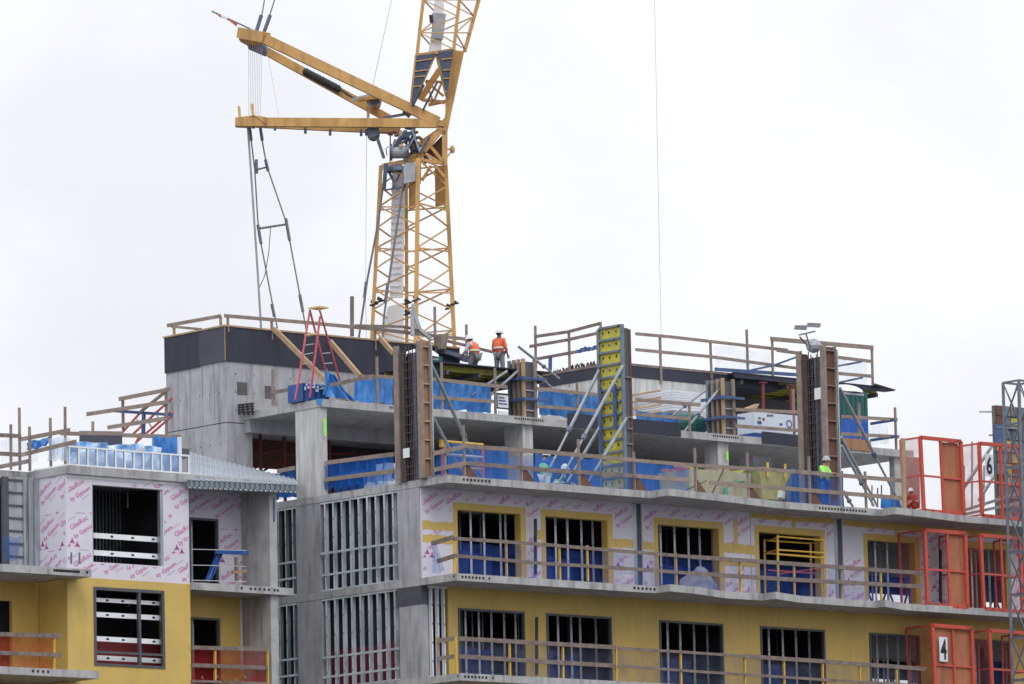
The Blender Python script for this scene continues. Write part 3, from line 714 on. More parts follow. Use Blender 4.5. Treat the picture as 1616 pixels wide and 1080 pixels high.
# decks carried on yellow beams
def deck(label, px0, px1, y0, y1, z, nb, blab):
    x0 = colx(px0, y0, z); x1 = colx(px1, y0, z)
    t = thing('formwork_deck', label, 'formwork deck', ((x0+x1)/2, y0, z-.45))
    MB().m('form_black').box((x0, y0, z-.04), (x1, y1, z)).build('deck_sheet', t)
    for i in range(nb):
        y = y0+.45+(y1-y0-.55)*i/(nb-1); MB().m('beam_yellow').box((x0+.05, y, z-.24), (x1-.05, y+.09, z-.045)).build('beam', t)
    for k in range(4):
        x = x0+.4+(x1-x0-.8)*k/3; MB().m('frame_dark').box((x, y0+.12, z-.40), (x+.1, y1, z-.245)).build('ledger', t)
    if blab: MB().m('form_black').box((x0, y0+.02, z-.2), (x1, y0+.08, z-.041)).build('fascia', t)
    return t
deck('formwork deck on yellow beams carrying the two workers in orange vests', 694, 872, 5.6, 9.2, 30.0, 7, '')
deck('dark formwork deck on yellow beams behind the tall right rebar column', 1160, 1398, 8.85, 13.2, 31.22, 8, 'f')
MB().m('form_black').extr([onZ(1380, 607, 31.2), onZ(1413, 617, 31.2), onZ(1398, 619, 31.2), onZ(1378, 616, 31.2)], (0, 0, .05)).build('ply_sheet', None, 'loose dark ply sheet jutting out at the right end of the roof deck', 'plywood')

# ================================================================== tall column forms
def steel_prop(a, b_, r, label, grp):
    t = thing('push_pull_prop', label, 'prop', b_, grp)
    a = Vector(a); b_ = Vector(b_); m1 = a.lerp(b_, .62)
    MB().m('tube_steel').tube([a, m1], r, 8).build('outer_tube', t, ) ; MB().m('tube_steel').tube([m1, b_], r*.72, 8).build('inner_tube', t)
    MB().m('machine_grey').tube([a.lerp(b_, .60), a.lerp(b_, .64)], r*1.6, 8).build('collar', t)
    return t
def rebar_form(label, px_far, px_c, px_r, Y0, ytop_c, zfoot, pm_='plywood'):
    xc = colx(px_c, Y0, 27); xr = colx(px_r, Y0, 27); zt = onY(px_c, ytop_c, Y0).z; y1 = coly(px_far, xc, 27)
    t = thing('column_form', label, 'column form', (xc, Y0, zfoot))
    L_ = y1-Y0
    # far side plank and plywood
    MB().m('wood').box((xc-.02, y1-.04, zfoot), (xc+.06, y1+.2, zt-.05)).m('black').box((xc+.061, y1-.03, zfoot), (xc+.34, y1+.05, zt-.15)).build('side_plank', t)
    # open face: the rebar cage
    MB().m('black').box((xc+.34, Y0+.25, zfoot+.02), (xc+.38, y1-.06, zt-.3)).build('back_panel', t)
    MB().m('rebar_core').box((xc+.26, Y0+.34, zfoot+.02), (xc+.33, y1-.42, zt-.35)).build('inner_bars', t)
    rc = MB().m('rebar')
    n = 8
    for i in range(n):
        y = Y0+.32+(L_-.42)*i/(n-1)+random.uniform(-.02, .02); o_ = .1*random.random(); rc.tube([(xc+.06+o_, y, zfoot+.01), (xc+.06+o_*.8, y+random.uniform(-.03, .03), zt-random.uniform(.05, .4))], .02, 5)
    for i in range(3):
        y = y1-.12-.07*i; rc.bar((xc+.05, y, zfoot), (xc+.05, y, zt-.25), .05, .05)
    z = zfoot+.2
    while z < zt-.25: rc.bar((xc+.05, Y0+.26, z), (xc+.05, y1-.06, z+random.uniform(-.03, .03)), .024, .024); z += random.uniform(.24, .32)
    rc.build('rebar_cage', t)
    # near panel with ribs
    fp = MB().m('wood').box((xc-.03, Y0+.02, zfoot), (xc+.09, Y0+.22, zt)).box((xr-.06, Y0+.02, zfoot), (xr, Y0+.2, zt)); fp.build('side_plank', t)
    MB().m(pm_).box((xc+.091, Y0+.12, zfoot+.01), (xr-.061, Y0+.18, zt-.01)).build('form_panel', t)
    ri = MB().m('wood_tan' if pm_ == 'plywood' else 'wood_grey'); z = zfoot+.02
    while z < zt-.1: ri.box((xc+.091, Y0+.03, z), (xr-.061, Y0+.118, z+.05)); z += .62
    ri.build('ribs', t)
    MB().m('galvanised').box((xr+.003, Y0, zfoot), (xr+.06, Y0+.14, zt-.1)).build('steel_edge', t)
    MB().m('wood').box((xc-.15, Y0-.1, zfoot-.0), (xr+.1, Y0+.018, zfoot+.1)).build('base_plank', t)
    return t, xc, xr, zt, y1
t1, x1c, x1r, z1t, y11 = rebar_form('tall open column form full of rebar standing on the near corner of the terrace', 629, 667, 682, -.35, 537, Z6+.003)
MB().m('paper').box((x1c+.0, coly(645, x1c, 27), onX(645, 722, x1c).z), (x1c+.01, coly(635, x1c, 27), onX(645, 707, x1c).z)).build('tag_sheet', t1)
t3, x3c, x3r, z3t, y31 = rebar_form('tall open column form full of rebar with work lights on top at the right', 1267, 1306, 1325, -.35, 546, Z6+.003, 'rust_brown')
MB().m('paper').box((x3c+.0, coly(1298, x3c, 27), onX(1293, 630, x3c).z), (x3c+.01, coly(1288, x3c, 27), onX(1293, 612, x3c).z)).build('tag_sheet', t3)
# yellow form
Yy = -.35; xc = colx(985, Yy, 27); xr = colx(1001, Yy, 27); y1 = coly(946, xc, 27); zt = onY(985, 513, Yy).z
ty = thing('column_form', 'tall yellow panelled column form with steel edges standing on the terrace', 'column form', (xc, Yy, Z6))
MB().m('form_yellow').box((xc+.05, Yy+.08, Z6+.01), (xc+.09, y1-.05, zt-.02)).build('form_panel', ty)
MB().m('form_steel').box((xc, Yy+.02, Z6+.01), (xc+.13, Yy+.10, zt+.03)).box((xc, y1-.08, Z6+.01), (xc+.13, y1+.04, zt-.02)).build('steel_edge', ty)
rr = MB().m('form_steel'); z = Z6+.15; i = 0
while z < zt: rr.box((xc-.03, Yy+.131, z), (xc+.045, y1-.085, z+.07)); z += .43; i += 1
rr.box((xc-.02, Yy+.131, zt-.04), (xc+.045, y1-.085, zt+.02)); rr.build('ribs', ty)
cl = MB().m('ink'); z = Z6+.4
while z < zt-.2:
    for y in (Yy+.32, Yy+.68, Yy+1.0): cl.box((xc+.02, y, z), (xc+.048, y+.035, z+random.uniform(.04, .10)))
    z += .43
cl.build('clamps', ty)
MB().m('waler_blue').box((xc-.08, y1-.22, onX(948, 715, xc).z), (xc-.032, y1-.1, onX(948, 612, xc).z)).box((xc-.08, Yy+.30, onX(975, 678, xc).z), (xc-.032, Yy+.45, onX(975, 606, xc).z)).build('strongback', ty)
MB().m('rust_brown').box((xr-.09, Yy+.05, Z6+.01), (xr, Yy+.16, zt-.12)).m('frame_dark').box((xc+.131, Yy+.07, Z6+.01), (xr-.091, Yy+.15, zt-.1)).build('side_plank', ty)
rr = MB().m('wood_grey')
for yp in (597, 660, 678, 702, 726): zz = onY(993, yp, Yy).z; rr.box((xc+.131, Yy+.0, zz), (xr-.05, Yy+.068, zz+.06))
rr.build('cross_pieces', ty)
MB().m('form_steel').box((xc+.09, Yy+.2, Z6+.01), (xr-.02, y1-.05, zt-.06)).build('inner_body', ty)
gp = 'adjustable steel props bracing the tall column forms'
def foot(px, py, z=Z6): q = onZ(px, py, z); return q
for (a, b_, ya, yb, lab) in (
        ((679, 572), (764, 757), -.25, .6, 'long steel prop running down right from the top of the corner column form'), ((681, 655), (729, 745), -.25, .3, 'short steel prop low on the corner column form'),
        ((947, 582), (868, 738), .9, .2, 'left steel prop of the yellow column form'), ((983, 577), (883, 760), -.3, -.5, 'longest steel prop crossing the face of the yellow column form'),
        ((947, 674), (895, 761), .9, .2, 'short steel prop low on the left of the yellow column form'), ((989, 660), (928, 762), -.4, -.6, 'steel prop low in front of the yellow column form'),
        ((1325, 612), (1413, 782), -.25, .8, 'longest steel prop right of the right rebar column'), ((1327, 690), (1385, 800), -.25, .2, 'middle steel prop right of the right rebar column'),
        ((1328, 704), (1379, 799), -.25, -.2, 'steel prop close beside the middle prop of the right rebar column'), ((1331, 776), (1346, 800), -.2, .1, 'shortest steel prop at the foot of the right rebar column')):
    steel_prop(onY(*a, ya), onY(*b_, yb), .058, lab, gp)
# short column forms on the seventh floor
def short_form(label, px_far, px_c, px_r, ytop, Y0):
    xc = colx(px_c, Y0, 29.3); xr = colx(px_r, Y0, 29.3); y1 = coly(px_far, xc, 29.3); zt = onY(px_c, ytop, Y0).z
    t = thing('column_form', label, 'column form', (xc, Y0, Z7))
    MB().m('frame_dark').box((xc+.05, Y0+.03, Z7+.003), (xr-.02, y1, zt-.1)).build('form_panel', t)
    n = 4
    for i in range(n):
        y = Y0+.0+(y1-Y0-.08)*i/(n-1); MB().m('wood_tan' if i == 0 else ('wood' if i < 3 else 'form_steel')).box((xc-.06, y, Z7+.003), (xc+.045, y+.1, zt)).build('stud', t)
    MB().m('wood').box((xr-.12, Y0-.06, Z7+.003), (xr, Y0+.025, zt-.02)).build('stud', t)
    for z in (Z7+.6, zt-.75):
        MB().m('waler_blue').box((xc-.16, Y0-.18, z), (xc-.065, y1+.2, z+.1)).box((xc-.06, Y0-.17, z+.01), (xr+.35, Y0-.07, z+.09)).build('waler', t)
    rr = MB().m('machine_pale')
    for z in (Z7+.25, Z7+.95, Z7+1.3): rr.box((xc+.051, Y0-.02, z), (xr-.13, Y0+.028, z+.04))
    rr.build('ribs', t)
    return t
short_form('short timber column form with blue walers on the seventh floor left of the yellow form', 804, 828, 846, 566, 5.3)
short_form('short timber column form with blue walers on the seventh floor right of the yellow form', 1117, 1143, 1159, 597, 5.3)
gs = 'light steel props around the short column forms'
for (a, b_, lab) in (((824, 580), (737, 656), 'steel prop running down left from the left short column form'), ((800, 586), (739, 627), 'upper left prop behind the left short column form'),
              ((818, 547), (883, 598), 'steel prop running down right behind the left short column form'), ((847, 592), (871, 612), 'shortest prop right of the left short column form'),
              ((1139, 610), (1079, 682), 'front steel prop of the right short column form'), ((1112, 617), (1061, 656), 'rear steel prop of the right short column form')):
    steel_prop(onY(*a, 5.6), onY(*b_, 5.5), .05, lab, gs)
# work light on the right column form
wt = onY(1283, 548, 0.2)
t = thing('work_light', 'small twin headed work light clamped on top of the right rebar column', 'work light', wt)
MB().m('machine_grey').tube([onY(1279, 550, .2), onY(1272, 527, .2), onY(1286, 523, .2)], .03, 6).tube([onY(1261, 529, .2), onY(1286, 523, .2)], .03, 6).tube([onY(1274, 545, .2), onY(1262, 532, .2)], .03, 6).build('stand', t)
for (cx_, cy_, w_) in ((1265, 516.5, 9), (1285.5, 512.5, 10)):
    q = [onY(cx_-w_, cy_-3, .1), onY(cx_+w_, cy_-3+(1 if cx_ > 1280 else 0), .1), onY(cx_+w_-1, cy_+3.5+1, .3), onY(cx_-w_-1, cy_+3.5, .3)]
    MB().m('panel_white').extr(q, (0, .07, .0)).build('lamp_head', t)
MB().m('machine_pale').ball(onY(1284, 546, .4), (.28, .28, .26), 10, 6).build('motor', t)

# ================================================================== loose things
def toilet(label, px0, px1, pyt, Y0, z0, blue=False, zt=None):
    x0 = colx(px0, Y0, z0+1.2); x1 = colx(px1, Y0, z0+1.2); zt = onY((px0+px1)/2, pyt, Y0).z
    t = thing('portable_toilet', label, 'portable toilet', ((x0+x1)/2, Y0+.5, z0))
    b = MB().m('toilet_green').box((x0, Y0, z0+.05), (x1, Y0+1.1, zt-.28))
    for k in range(6):
        x = x0+(x1-x0)*(k+.5)/6; b.box((x-.03, Y0-.02, z0+.1), (x+.03, Y0-.002, zt-.45))
    b.build('body', t)
    MB().m('machine_pale').box((x0+.2, Y0-.02, zt-.42), (x1-.2, Y0-.003, zt-.34)).build('vent', t)
    MB().m('white_plastic').ball(((x0+x1)/2, Y0+.55, zt-.3), ((x1-x0)/2+.12, .68, .32), 16, 8, zlo=0).build('roof', t, smooth=True)
    MB().m('machine_grey').box((x0-.03, Y0-.03, z0), (x1+.03, Y0+1.13, z0+.049)).build('skid', t)
    return t
toilet('dark green portable toilet with a white roof behind the corner column form', 661, 699, 549, 6.0, Z7)
toilet('dark green portable toilet with a white roof at the right end of the seventh floor', 1327, 1370, 606, 6.4, Z7)
sheet('tarpaulin', 'blue cloth wrapped round the lower half of the right green toilet', 'tarpaulin', 'Y', 6.3, [(1328, 697), (1371, 702), (1369, 661), (1327, 661)], 'toilet_blue', wav=.02)
# red step ladder with yellow cap
lt = thing('step_ladder', 'tall red platform step ladder with yellow top beside the blue tarpaulin', 'ladder', onY(500, 632, 5.9))
def L2(px, py, y): return onY(px, py, y)
for (a, b_, ya, yb) in (((489, 490), (466, 632), 6.6, 5.6), ((505, 500), (489, 628), 6.0, 5.6), ((489, 490), (520, 610), 6.6, 7.3), ((504, 488), (536, 600), 6.0, 7.3)):
    MB().m('ladder_red').bar(L2(*a, ya), L2(*b_, yb), .045, .075).build('side_rail', lt)
MB().m('ladder_yellow').extr([L2(486, 488, 6.6), L2(504, 485, 6.0), L2(519, 487, 6.4), L2(503, 490, 7.0)], (0, 0, .05)).build('top_cap', lt)
MB().m('ladder_yellow').bar(L2(484, 530, 6.4), L2(498, 527, 5.9), .2, .04).build('platform', lt)
for k, (ya_, yb_) in enumerate(((545, 543), (560, 557), (575, 571), (590, 586), (605, 601))):
    MB().m('machine_pale').bar(L2(481.5-k*2.6, ya_, 6.2-.1*k), L2(496-k*1.7, yb_, 5.9), .05, .03).build('rung', lt)
for k in range(3):
    MB().m('machine_pale').bar(L2(509+k*3, 558+16*k, 6.9), L2(521+k*4, 557+16*k, 6.7), .05, .03).build('rung', lt)
# dark blue drum wrapped in sheet
dq = onY(492, 634, 6.1)
dr = thing('wrapped_pallet', 'dark blue pallet load with torn white wrapping under the red ladder', 'pallet', (dq.x, dq.y, Z7))
b = MB().m('tarp_deep').box((dq.x-.55, 5.9, Z7+.02), (dq.x+.6, 6.7, Z7+.62)); b.build('load', dr)
b = MB().m('tarp_pale')
for k in range(16):
    x = dq.x-.5+k*.07; z = Z7+.5+random.uniform(-.14, .1); b.box((x, 5.86, z), (x+random.uniform(.05, .14), 5.897, z+random.uniform(.05, .12)))
b.build('torn_wrap', dr)
b = MB().m('black')
for k in range(5): b.box((dq.x-.52+.25*k, 5.872, Z7+.03), (dq.x-.47+.25*k, 5.898, Z7+.5))
b.build('straps', dr)
MB().m('tarp_blue').extr([onY(499, 630, 4.98), onY(510, 629, 4.98), onY(507, 641, 4.98), onY(503, 640, 4.98)], (0, .04, 0)).build('rag', None, 'blue rag hanging over the seventh floor slab corner', 'rag')
b = MB().m('black')
for k in range(4):
    b.bar(onX(374, 640+4*k, -.2), onX(400, 637+4*k, -.2), .06, .06)
    b.bar(onX(376+7*k, 639, -.15), onX(378+7*k, 655, -.15), .05, .05)
b.build('bracket_frame', None, 'black steel bracket at the left tip of the seventh floor slab', 'bracket')
for (px, y0_, y1_, yy, lab) in ((513.5, 660, 688, 5.0, 'bright green tape strip hanging by the left pale column'), (1148, 713, 727, 5.15, 'bright green tape strip on the column under the seventh floor')):
    MB().m('lime').box((onY(px-1.5, y1_, yy).x, yy, onY(px, y1_, yy).z), (onY(px+1.8, y1_, yy).x, yy+.03, onY(px, y0_, yy).z)).build('tape_strip', None, lab, 'tape')
# sheet stack
a_ = onY(1003, 655, 7.6)
st = thing('sheet_stack', 'stack of long white boards lying on the seventh floor right of the yellow form', 'boards', (a_.x, 7.6, 29.2))
for k in range(8):
    a = onY(1060, 615+4.1*k, 7.6); b_ = onY(1113, 621+3.6*k, 7.6)
    MB().m('white_plastic').hexa([(a.x, 7.6, a.z-.08), (b_.x, 7.6, b_.z-.08), (b_.x, 10.2, b_.z-.08), (a.x-.0, 10.2, a.z-.08), (a.x, 7.6, a.z), (b_.x, 7.6, b_.z), (b_.x, 10.2, b_.z), (a.x, 10.2, a.z)]).build('board', st)
for k in range(4):
    MB().m('wood_tan').bar((a_.x+1.2, 7.58, 29.3+.25*k), (a_.x+1.2, 10.1, 29.3+.25*k), .08, .06).build('spacer', st)
MB().m('panel_white').box((a_.x-1.5, 7.9, Z7+.003), (a_.x+4.5, 9.2, Z7+.85)).build('pallet_load', None, 'grey white wrapped load under the stack of long boards', 'pallet')
q = onY(1072, 668, 6.2)
MB().m('toilet_green').ball((q.x+.8, 6.6, Z7+.5), (1.0, .4, .42), 12, 8).build('sack', None, 'dark green sack lying behind the props of the right short form', 'sack')
# white printed crate
q0 = onY(1191, 685, 5.9); q1 = onY(1266, 692, 5.9)
cr = thing('printed_crate', 'pale blue white box with printed marks between the right short form and the rebar column', 'box', (q0.x, 5.9, Z7))
MB().m('foam_white').box((q0.x, 5.9, Z7+.3), (q1.x, 6.8, onY(1191, 650, 5.9).z)).build('box_body', cr)
b = MB().m('tarp_deep').box((q0.x, 5.85, Z7+.003), (q1.x, 6.8, Z7+.29)); b.build('base', cr)
b = MB().m('waler_blue')
qc = onY(1246, 669.5, 5.88)
for k in range(20):
    a = 2*math.pi*k/20; a2 = 2*math.pi*(k+1)/20
    b.poly([(qc.x+.15*math.cos(a), 5.894, qc.z+.15*math.sin(a)), (qc.x+.15*math.cos(a2), 5.894, qc.z+.15*math.sin(a2)), (qc.x+.10*math.cos(a2), 5.894, qc.z+.10*math.sin(a2)), (qc.x+.10*math.cos(a), 5.894, qc.z+.10*math.sin(a))])
for (px, py, s_) in ((1233, 670, .07), (1199, 667, .10), (1199, 660, .06)): q = onY(px, py, 5.88); b.box((q.x-s_, 5.89, q.z-s_*.6), (q.x+s_, 5.896, q.z+s_*.6))
b.m('cloth_red'); q = onY(1205.5, 662, 5.88); b.box((q.x-.05, 5.89, q.z-.05), (q.x+.05, 5.896, q.z+.05))
b.m('machine_grey')
for k in range(4): q = onY(1212+2.6*k, 656, 5.88); b.box((q.x-.03, 5.89, q.z-.04), (q.x+.03, 5.896, q.z+.04))
b.build('printed_marks', cr)
for (px, h, lab) in ((1205, .9, 'left red post shore under the right roof deck'), (1249, .9, 'right red post shore under the right roof deck')):
    q = onY(px, 650, 8.0); MB().m('scaffold_red').tube([(q.x, 8.0, Z7+.003), (q.x, 8.0, 30.75)], .06, 8).box((q.x-.14, 7.9, 30.751), (q.x+.14, 8.1, 30.79)).build('post_shore', None, lab, 'shore')
MB().m('concrete_dark').box((colx(1160, 11.5, 29), 11.5, Z7+.003), (colx(1262, 11.5, 29), 11.7, 30.8)).build('deck_shade_panel', None, 'dark panel added as the shade under the right roof deck behind the red shores', 'wall')  # added panel; its dark colour stands for the shade under the deck
MB().m('wood_tan').extr([onY(1177, 645, 6.9), onY(1199, 637, 6.9), onY(1195, 644, 6.9), onY(1190, 647, 6.9)], (0, .3, 0)).build('plywood_offcut', None, 'tan plywood offcut leaning above the white printed box', 'plywood')
# little sign board by the left short form
q0 = onY(785, 643, 5.5); q1 = onY(802, 624, 5.5)
sg = thing('notice_board', 'small black framed white notice left of the left short column form', 'sign', (q0.x, 5.5, Z7))
MB().m('white_plastic').box((q0.x, 5.5, q0.z), (q1.x, 5.53, q1.z)).box((q0.x+.05, 5.5, Z7+.003), (q0.x+.5, 5.53, q0.z-.12)).build('board', sg)
MB().m('ink').box((q0.x-.04, 5.48, q0.z-.05), (q1.x+.04, 5.499, q0.z)).box((q0.x-.04, 5.48, q1.z), (q1.x+.04, 5.499, q1.z+.05)).box((q0.x-.04, 5.48, q0.z), (q0.x, 5.499, q1.z)).build('frame', sg)
b = MB().m('waler_blue')
for k, z in enumerate((.11, .22, .32)): b.box((q0.x+.05, 5.49, q0.z+z), (q1.x-.06*(k+1), 5.498, q0.z+z+.045))
b.build('lines', sg)
# concrete bucket, netted skip and tarps on the terrace
hx0 = colx(1199, .4, 25.8); hx1 = colx(1250, .4, 25.8)
hb = thing('concrete_hopper', 'yellow green concrete hopper narrowing to its base on the terrace right of the skip', 'hopper', ((hx0+hx1)/2, .9, Z6))
xm = (hx0+hx1)/2-.1
MB().m('bucket').hexa([(xm-.35, .6, Z6+.25), (xm+.3, .6, Z6+.25), (xm+.3, 1.4, Z6+.25), (xm-.35, 1.4, Z6+.25), (hx0, .4, Z6+1.35), (hx1, .4, Z6+1.35), (hx1, 1.7, Z6+1.35), (hx0, 1.7, Z6+1.35)]).build('body', hb)
MB().m('bucket').box((hx0-.04, .36, Z6+1.351), (hx1+.04, 1.74, Z6+1.42)).build('rim', hb)
MB().m('machine_grey').box((xm-.3, .65, Z6+.003), (xm+.25, 1.35, Z6+.249)).build('base', hb)
for xx in (hx0+.35, hx1-.35): MB().m('post_yellow').box((xx-.05, .34, Z6+1.1), (xx+.05, .358, Z6+1.6)).build('lug', hb)
q = onY(1198, 735, .8); 
MB().m('frame_dark').box((colx(1189, .8, 26.4), .8, Z6+1.43), (colx(1218, .8, 26.4), 1.5, Z6+1.85)).build('bin', None, 'dark grey bin standing on the skip rim', 'bin')
sx0 = colx(1088, .3, 25.6); sx1 = colx(1186, .3, 25.6)
sk = thing('rubble_skip', 'long grey green skip full of offcuts behind a pale net', 'skip', ((sx0+sx1)/2, .8, Z6))
MB().m('skip_grey').hexa([(sx0+.15, .4, Z6+.05), (sx1-.15, .4, Z6+.05), (sx1-.15, 1.8, Z6+.05), (sx0+.15, 1.8, Z6+.05), (sx0, .3, Z6+1.15), (sx1, .3, Z6+1.15), (sx1, 1.9, Z6+1.15), (sx0, 1.9, Z6+1.15)]).build('body', sk)
b = MB()
for k in range(26):
    b.m(random.choice(['wood_tan', 'plywood', 'wood', 'gate_orange', 'form_yellow'])); x = random.uniform(sx0+.1, sx1-.1); y = random.uniform(.4, 1.7); z = Z6+1.15+random.uniform(0, .12)
    b.bar((x-random.uniform(.1, .5), y, z), (x+random.uniform(.1, .5), y+random.uniform(-.2, .2), z+random.uniform(-.08, .12)), .08, .08)
b.build('offcuts', sk)
MB().m('teal').box((colx(1160, .28, 25.7), .26, Z6+.75), (colx(1183, .28, 25.7), .298, Z6+.85)).box((colx(1143, .28, 25.3), .26, Z6+.2), (colx(1148, .28, 25.3), .298, Z6+.6)).build('teal_marks', sk)
sheet('debris_net', 'pale green see-through net hung before the skip and the hopper', 'net', 'Y', -.9, [(1088, 780), (1248, 792), (1252, 745), (1088, 735)], 'net_lime', nu=60, fq=20)
b = MB().m('rebar')
for (a, c_) in (((1080, 775), (1115, 759)), ((1145, 735), (1124, 778)), ((1148, 768), (1175, 760)), ((1098, 740), (1097, 778))): b.bar(onY(*a, -.8), onY(*c_, -.8), .04, .04)
b.build('loose_rebar', None, 'loose bent rebar pieces in front of the skip', 'rebar')
MB().m('white_plastic').tube([onY(1232, 787, -.6), onY(1234, 776, -.6)], .13, 10).build('bucket_pail', None, 'small white pail at the foot of the yellow green hopper', 'pail')
b = MB().m('frame_dark')
for k in range(9): b.bar(onY(1212+4*k, 789+k*.5, -.7), onY(1222+4.5*k, 791+k*.4, -.5), .05, .06)
b.build('cable_pile', None, 'dark pile of cables at the slab edge under the hopper', 'cables')
q = onY(1290, 797, .0)
# saw horse frame and pink insulation behind the left front rail
t = thing('saw_trestle', 'low orange and pink scaffold frame behind the terrace rail near the corner form', 'scaffold', onY(697, 752, .1))
for (a, c_, m_) in (((697, 697), (698, 752), 'gate_orange'), ((762, 703), (763, 752), 'gate_red'), ((704, 697), (762, 702), 'post_yellow'), ((700, 717), (762, 722), 'machine_pale'), ((700, 736), (762, 741), 'wood_tan')):
    MB().m(m_).tube([onY(*a, .1), onY(*c_, .1)], .045, 6).build('tube', t)
MB().m('post_yellow').tube([onY(697, 706, .08), onY(697, 694, .08)], .09, 8).build('clamp', t)
MB().m('plywood_pale').box((onY(700, 748, .6).x, .6, Z6+.003), (onY(756, 752, .6).x, 1.4, Z6+.35)).build('insulation_pack', None, 'flat pink insulation pack on the terrace behind the corner rail', 'insulation')
# sack on fifth floor balcony and yellow scaffold
q = onY(1101, 915, -.9)
b = MB().m('sack_grey').ball((q.x, -.9, Z5+.12), (.82, .45, .55), 20, 12, zlo=-.2).ball((q.x+.2, -.8, Z5+.45), (.35, .3, .45), 14, 10)
for v in b.v: v += Vector((random.uniform(-.03, .03), 0, random.uniform(-.03, .03)))
for v in b.v: v.z = max(v.z, Z5+.003)
b.build('covered_heap', None, 'grey lilac sheet covered heap on the fifth floor balcony', 'heap', smooth=True)
t = thing('scaffold_tower', 'yellow scaffold tower standing in front of the fourth window of the fifth floor', 'scaffold', onY(1250, 940, -.5))
def sc_tube(a, c_, ya, yb, r=.035, m_='crane_light'): MB().m('post_yellow').tube([onY(*a, ya), onY(*c_, yb)], r, 6).build('tube', t)
for (px, yt, yb, y, ph) in ((1206, 852, 936, .35, 0), (1227, 845, 940, -.6, 0), (1279, 856, 944, .35, 0), (1300, 850, 950, -.6, 0)):
    sc_tube((px, yt), (px+1.5, yb), y, y, .045)
for (a, c_, y) in (((1227, 847), (1300, 853), -.6), ((1206, 853), (1279, 858), .35), ((1227, 868), (1300, 873), -.6), ((1206, 873), (1279, 878), .35), ((1227, 875), (1300, 881), -.6)):
    sc_tube(a, c_, y, y, .03)
for (a, c_) in (((1206, 855), (1227, 849)), ((1206, 873), (1227, 868)), ((1279, 858), (1300, 853)), ((1279, 879), (1300, 875))): sc_tube(a, c_, .35, -.6, .025)
b = MB().m('gate_red'); b.bar(onY(1212, 900, .3), onY(1300, 906, .3), .05, .05); b.bar(onY(1230, 906, -.6), (onY(1298, 896, -.6)), .03, .03); b.build('brace', t)

# ================================================================== gates
def gate(label, TL, TR, BL, BR, y, mid=None, ply=None, plyl=None, side=1.1, sign=None, thin=False, group='orange hoist landing gates'):
    P = [onY(*q, y) for q in (TL, TR, BR, BL)]
    t = thing('landing_gate', label, 'gate', P[3], group)
    f = MB().m('gate_orange'); th = .13
    for a, c_ in ((P[0], P[1]), (P[1], P[2]), (P[2], P[3]), (P[3], P[0])): f.bar(a, c_, .09, th, up=(0, 0, 1) if abs((a-c_).z) < .6 else (1, 0, 0))
    f.build('frame', t)
    if mid is not None:
        a = P[0].lerp(P[1], mid); c_ = P[3].lerp(P[2], mid); MB().m('gate_orange').bar(a+Vector((0, .02, 0)), c_+Vector((0, .02, 0)), .06, .09, up=(1, 0, 0)).build('mullion', t)
    a = P[0].lerp(P[3], .52); c_ = P[1].lerp(P[2], .52); MB().m('gate_red').bar(a+Vector((0, .03, 0)), c_+Vector((0, .03, 0)), .05, .07).build('rail', t)
    def panel(u0, u1, m_, v0=.03, v1=.97, dy=.07, nm='plywood_panel'):
        q = [P[0].lerp(P[1], u0).lerp(P[3].lerp(P[2], u0), v1), P[0].lerp(P[1], u1).lerp(P[3].lerp(P[2], u1), v1), P[0].lerp(P[1], u1).lerp(P[3].lerp(P[2], u1), v0), P[0].lerp(P[1], u0).lerp(P[3].lerp(P[2], u0), v0)]
        MB().m(m_).extr([k+Vector((0, dy, 0)) for k in q], (0, .02, 0)).build(nm, t)
    if ply: panel(*ply, 'plywood_red')
    if plyl: panel(*plyl[:2], 'plywood_red')
    if side:   # side screen running back to the wall
        for (top, bot, dx) in ((P[0], P[3], 0), (P[1], P[2], 0)):
            bk = Vector((0, side, 0)); s_ = MB().m('gate_red').bar(top+Vector((0, .06, 0)), top+bk, .05, .06).bar(top+bk, bot+bk, .05, .06, up=(0, 1, 0)).bar(bot+Vector((0, .06, .03)), bot+bk+Vector((0, 0, .03)), .05, .06)
            m1 = top.lerp(bot, .52); s_.bar(m1+Vector((0, .06, 0)), m1+bk, .04, .05); sf = s_.build('side_screen', t)
            MB().m('mesh_grid').poly([top+Vector((0, .06, 0)), top+bk, bot+bk, bot+Vector((0, .06, 0))]).build('wire_mesh', sf)
    if sign:
        txt, (sx, sy, ex_, ey) = sign
        a = onY(sx, ey, y-.05); c_ = onY(ex_, sy, y-.05)
        sg_ = MB().m('white_plastic').box((a.x, y-.075, a.z), (c_.x, y-.055, c_.z)).build('sign_plate', t)
        vs, fs = text_tris(txt, 1.0); h = max(v.y for v in vs)-min(v.y for v in vs); w_ = max(v.x for v in vs)-min(v.x for v in vs)
        mx0 = min(v.x for v in vs); my0 = min(v.y for v in vs); W_ = (c_.x-a.x)*.76; H_ = (c_.z-a.z)*.84
        b = MB().m('ink'); b.v = [Vector((a.x+(c_.x-a.x)*.12+(v.x-mx0)/w_*W_, y-.079, a.z+(c_.z-a.z)*.08+(v.y-my0)/h*H_)) for v in vs]
        for fc in fs: b.face(fc)
        b.build('number', sg_)
    return t
yg = -1.45
gate('orange gate with a brown plywood leaf on the sixth floor, left of gate 6', (1452, 690.5), (1516, 697), (1458, 806), (1521, 812), yg, .5, (.52, .97), side=1.0)
gate('orange gate with a white number 6 plate on the sixth floor', (1545, 700), (1609, 705), (1550, 814), (1612, 820), yg, .53, side=1.0, sign=('6', (1555, 718, 1566, 752)))
gate('orange gate with a brown plywood leaf on the fifth floor before the printed wall', (1459, 837), (1523, 842), (1464, 955), (1527, 959), yg, .56, (.6, .97), side=1.3)
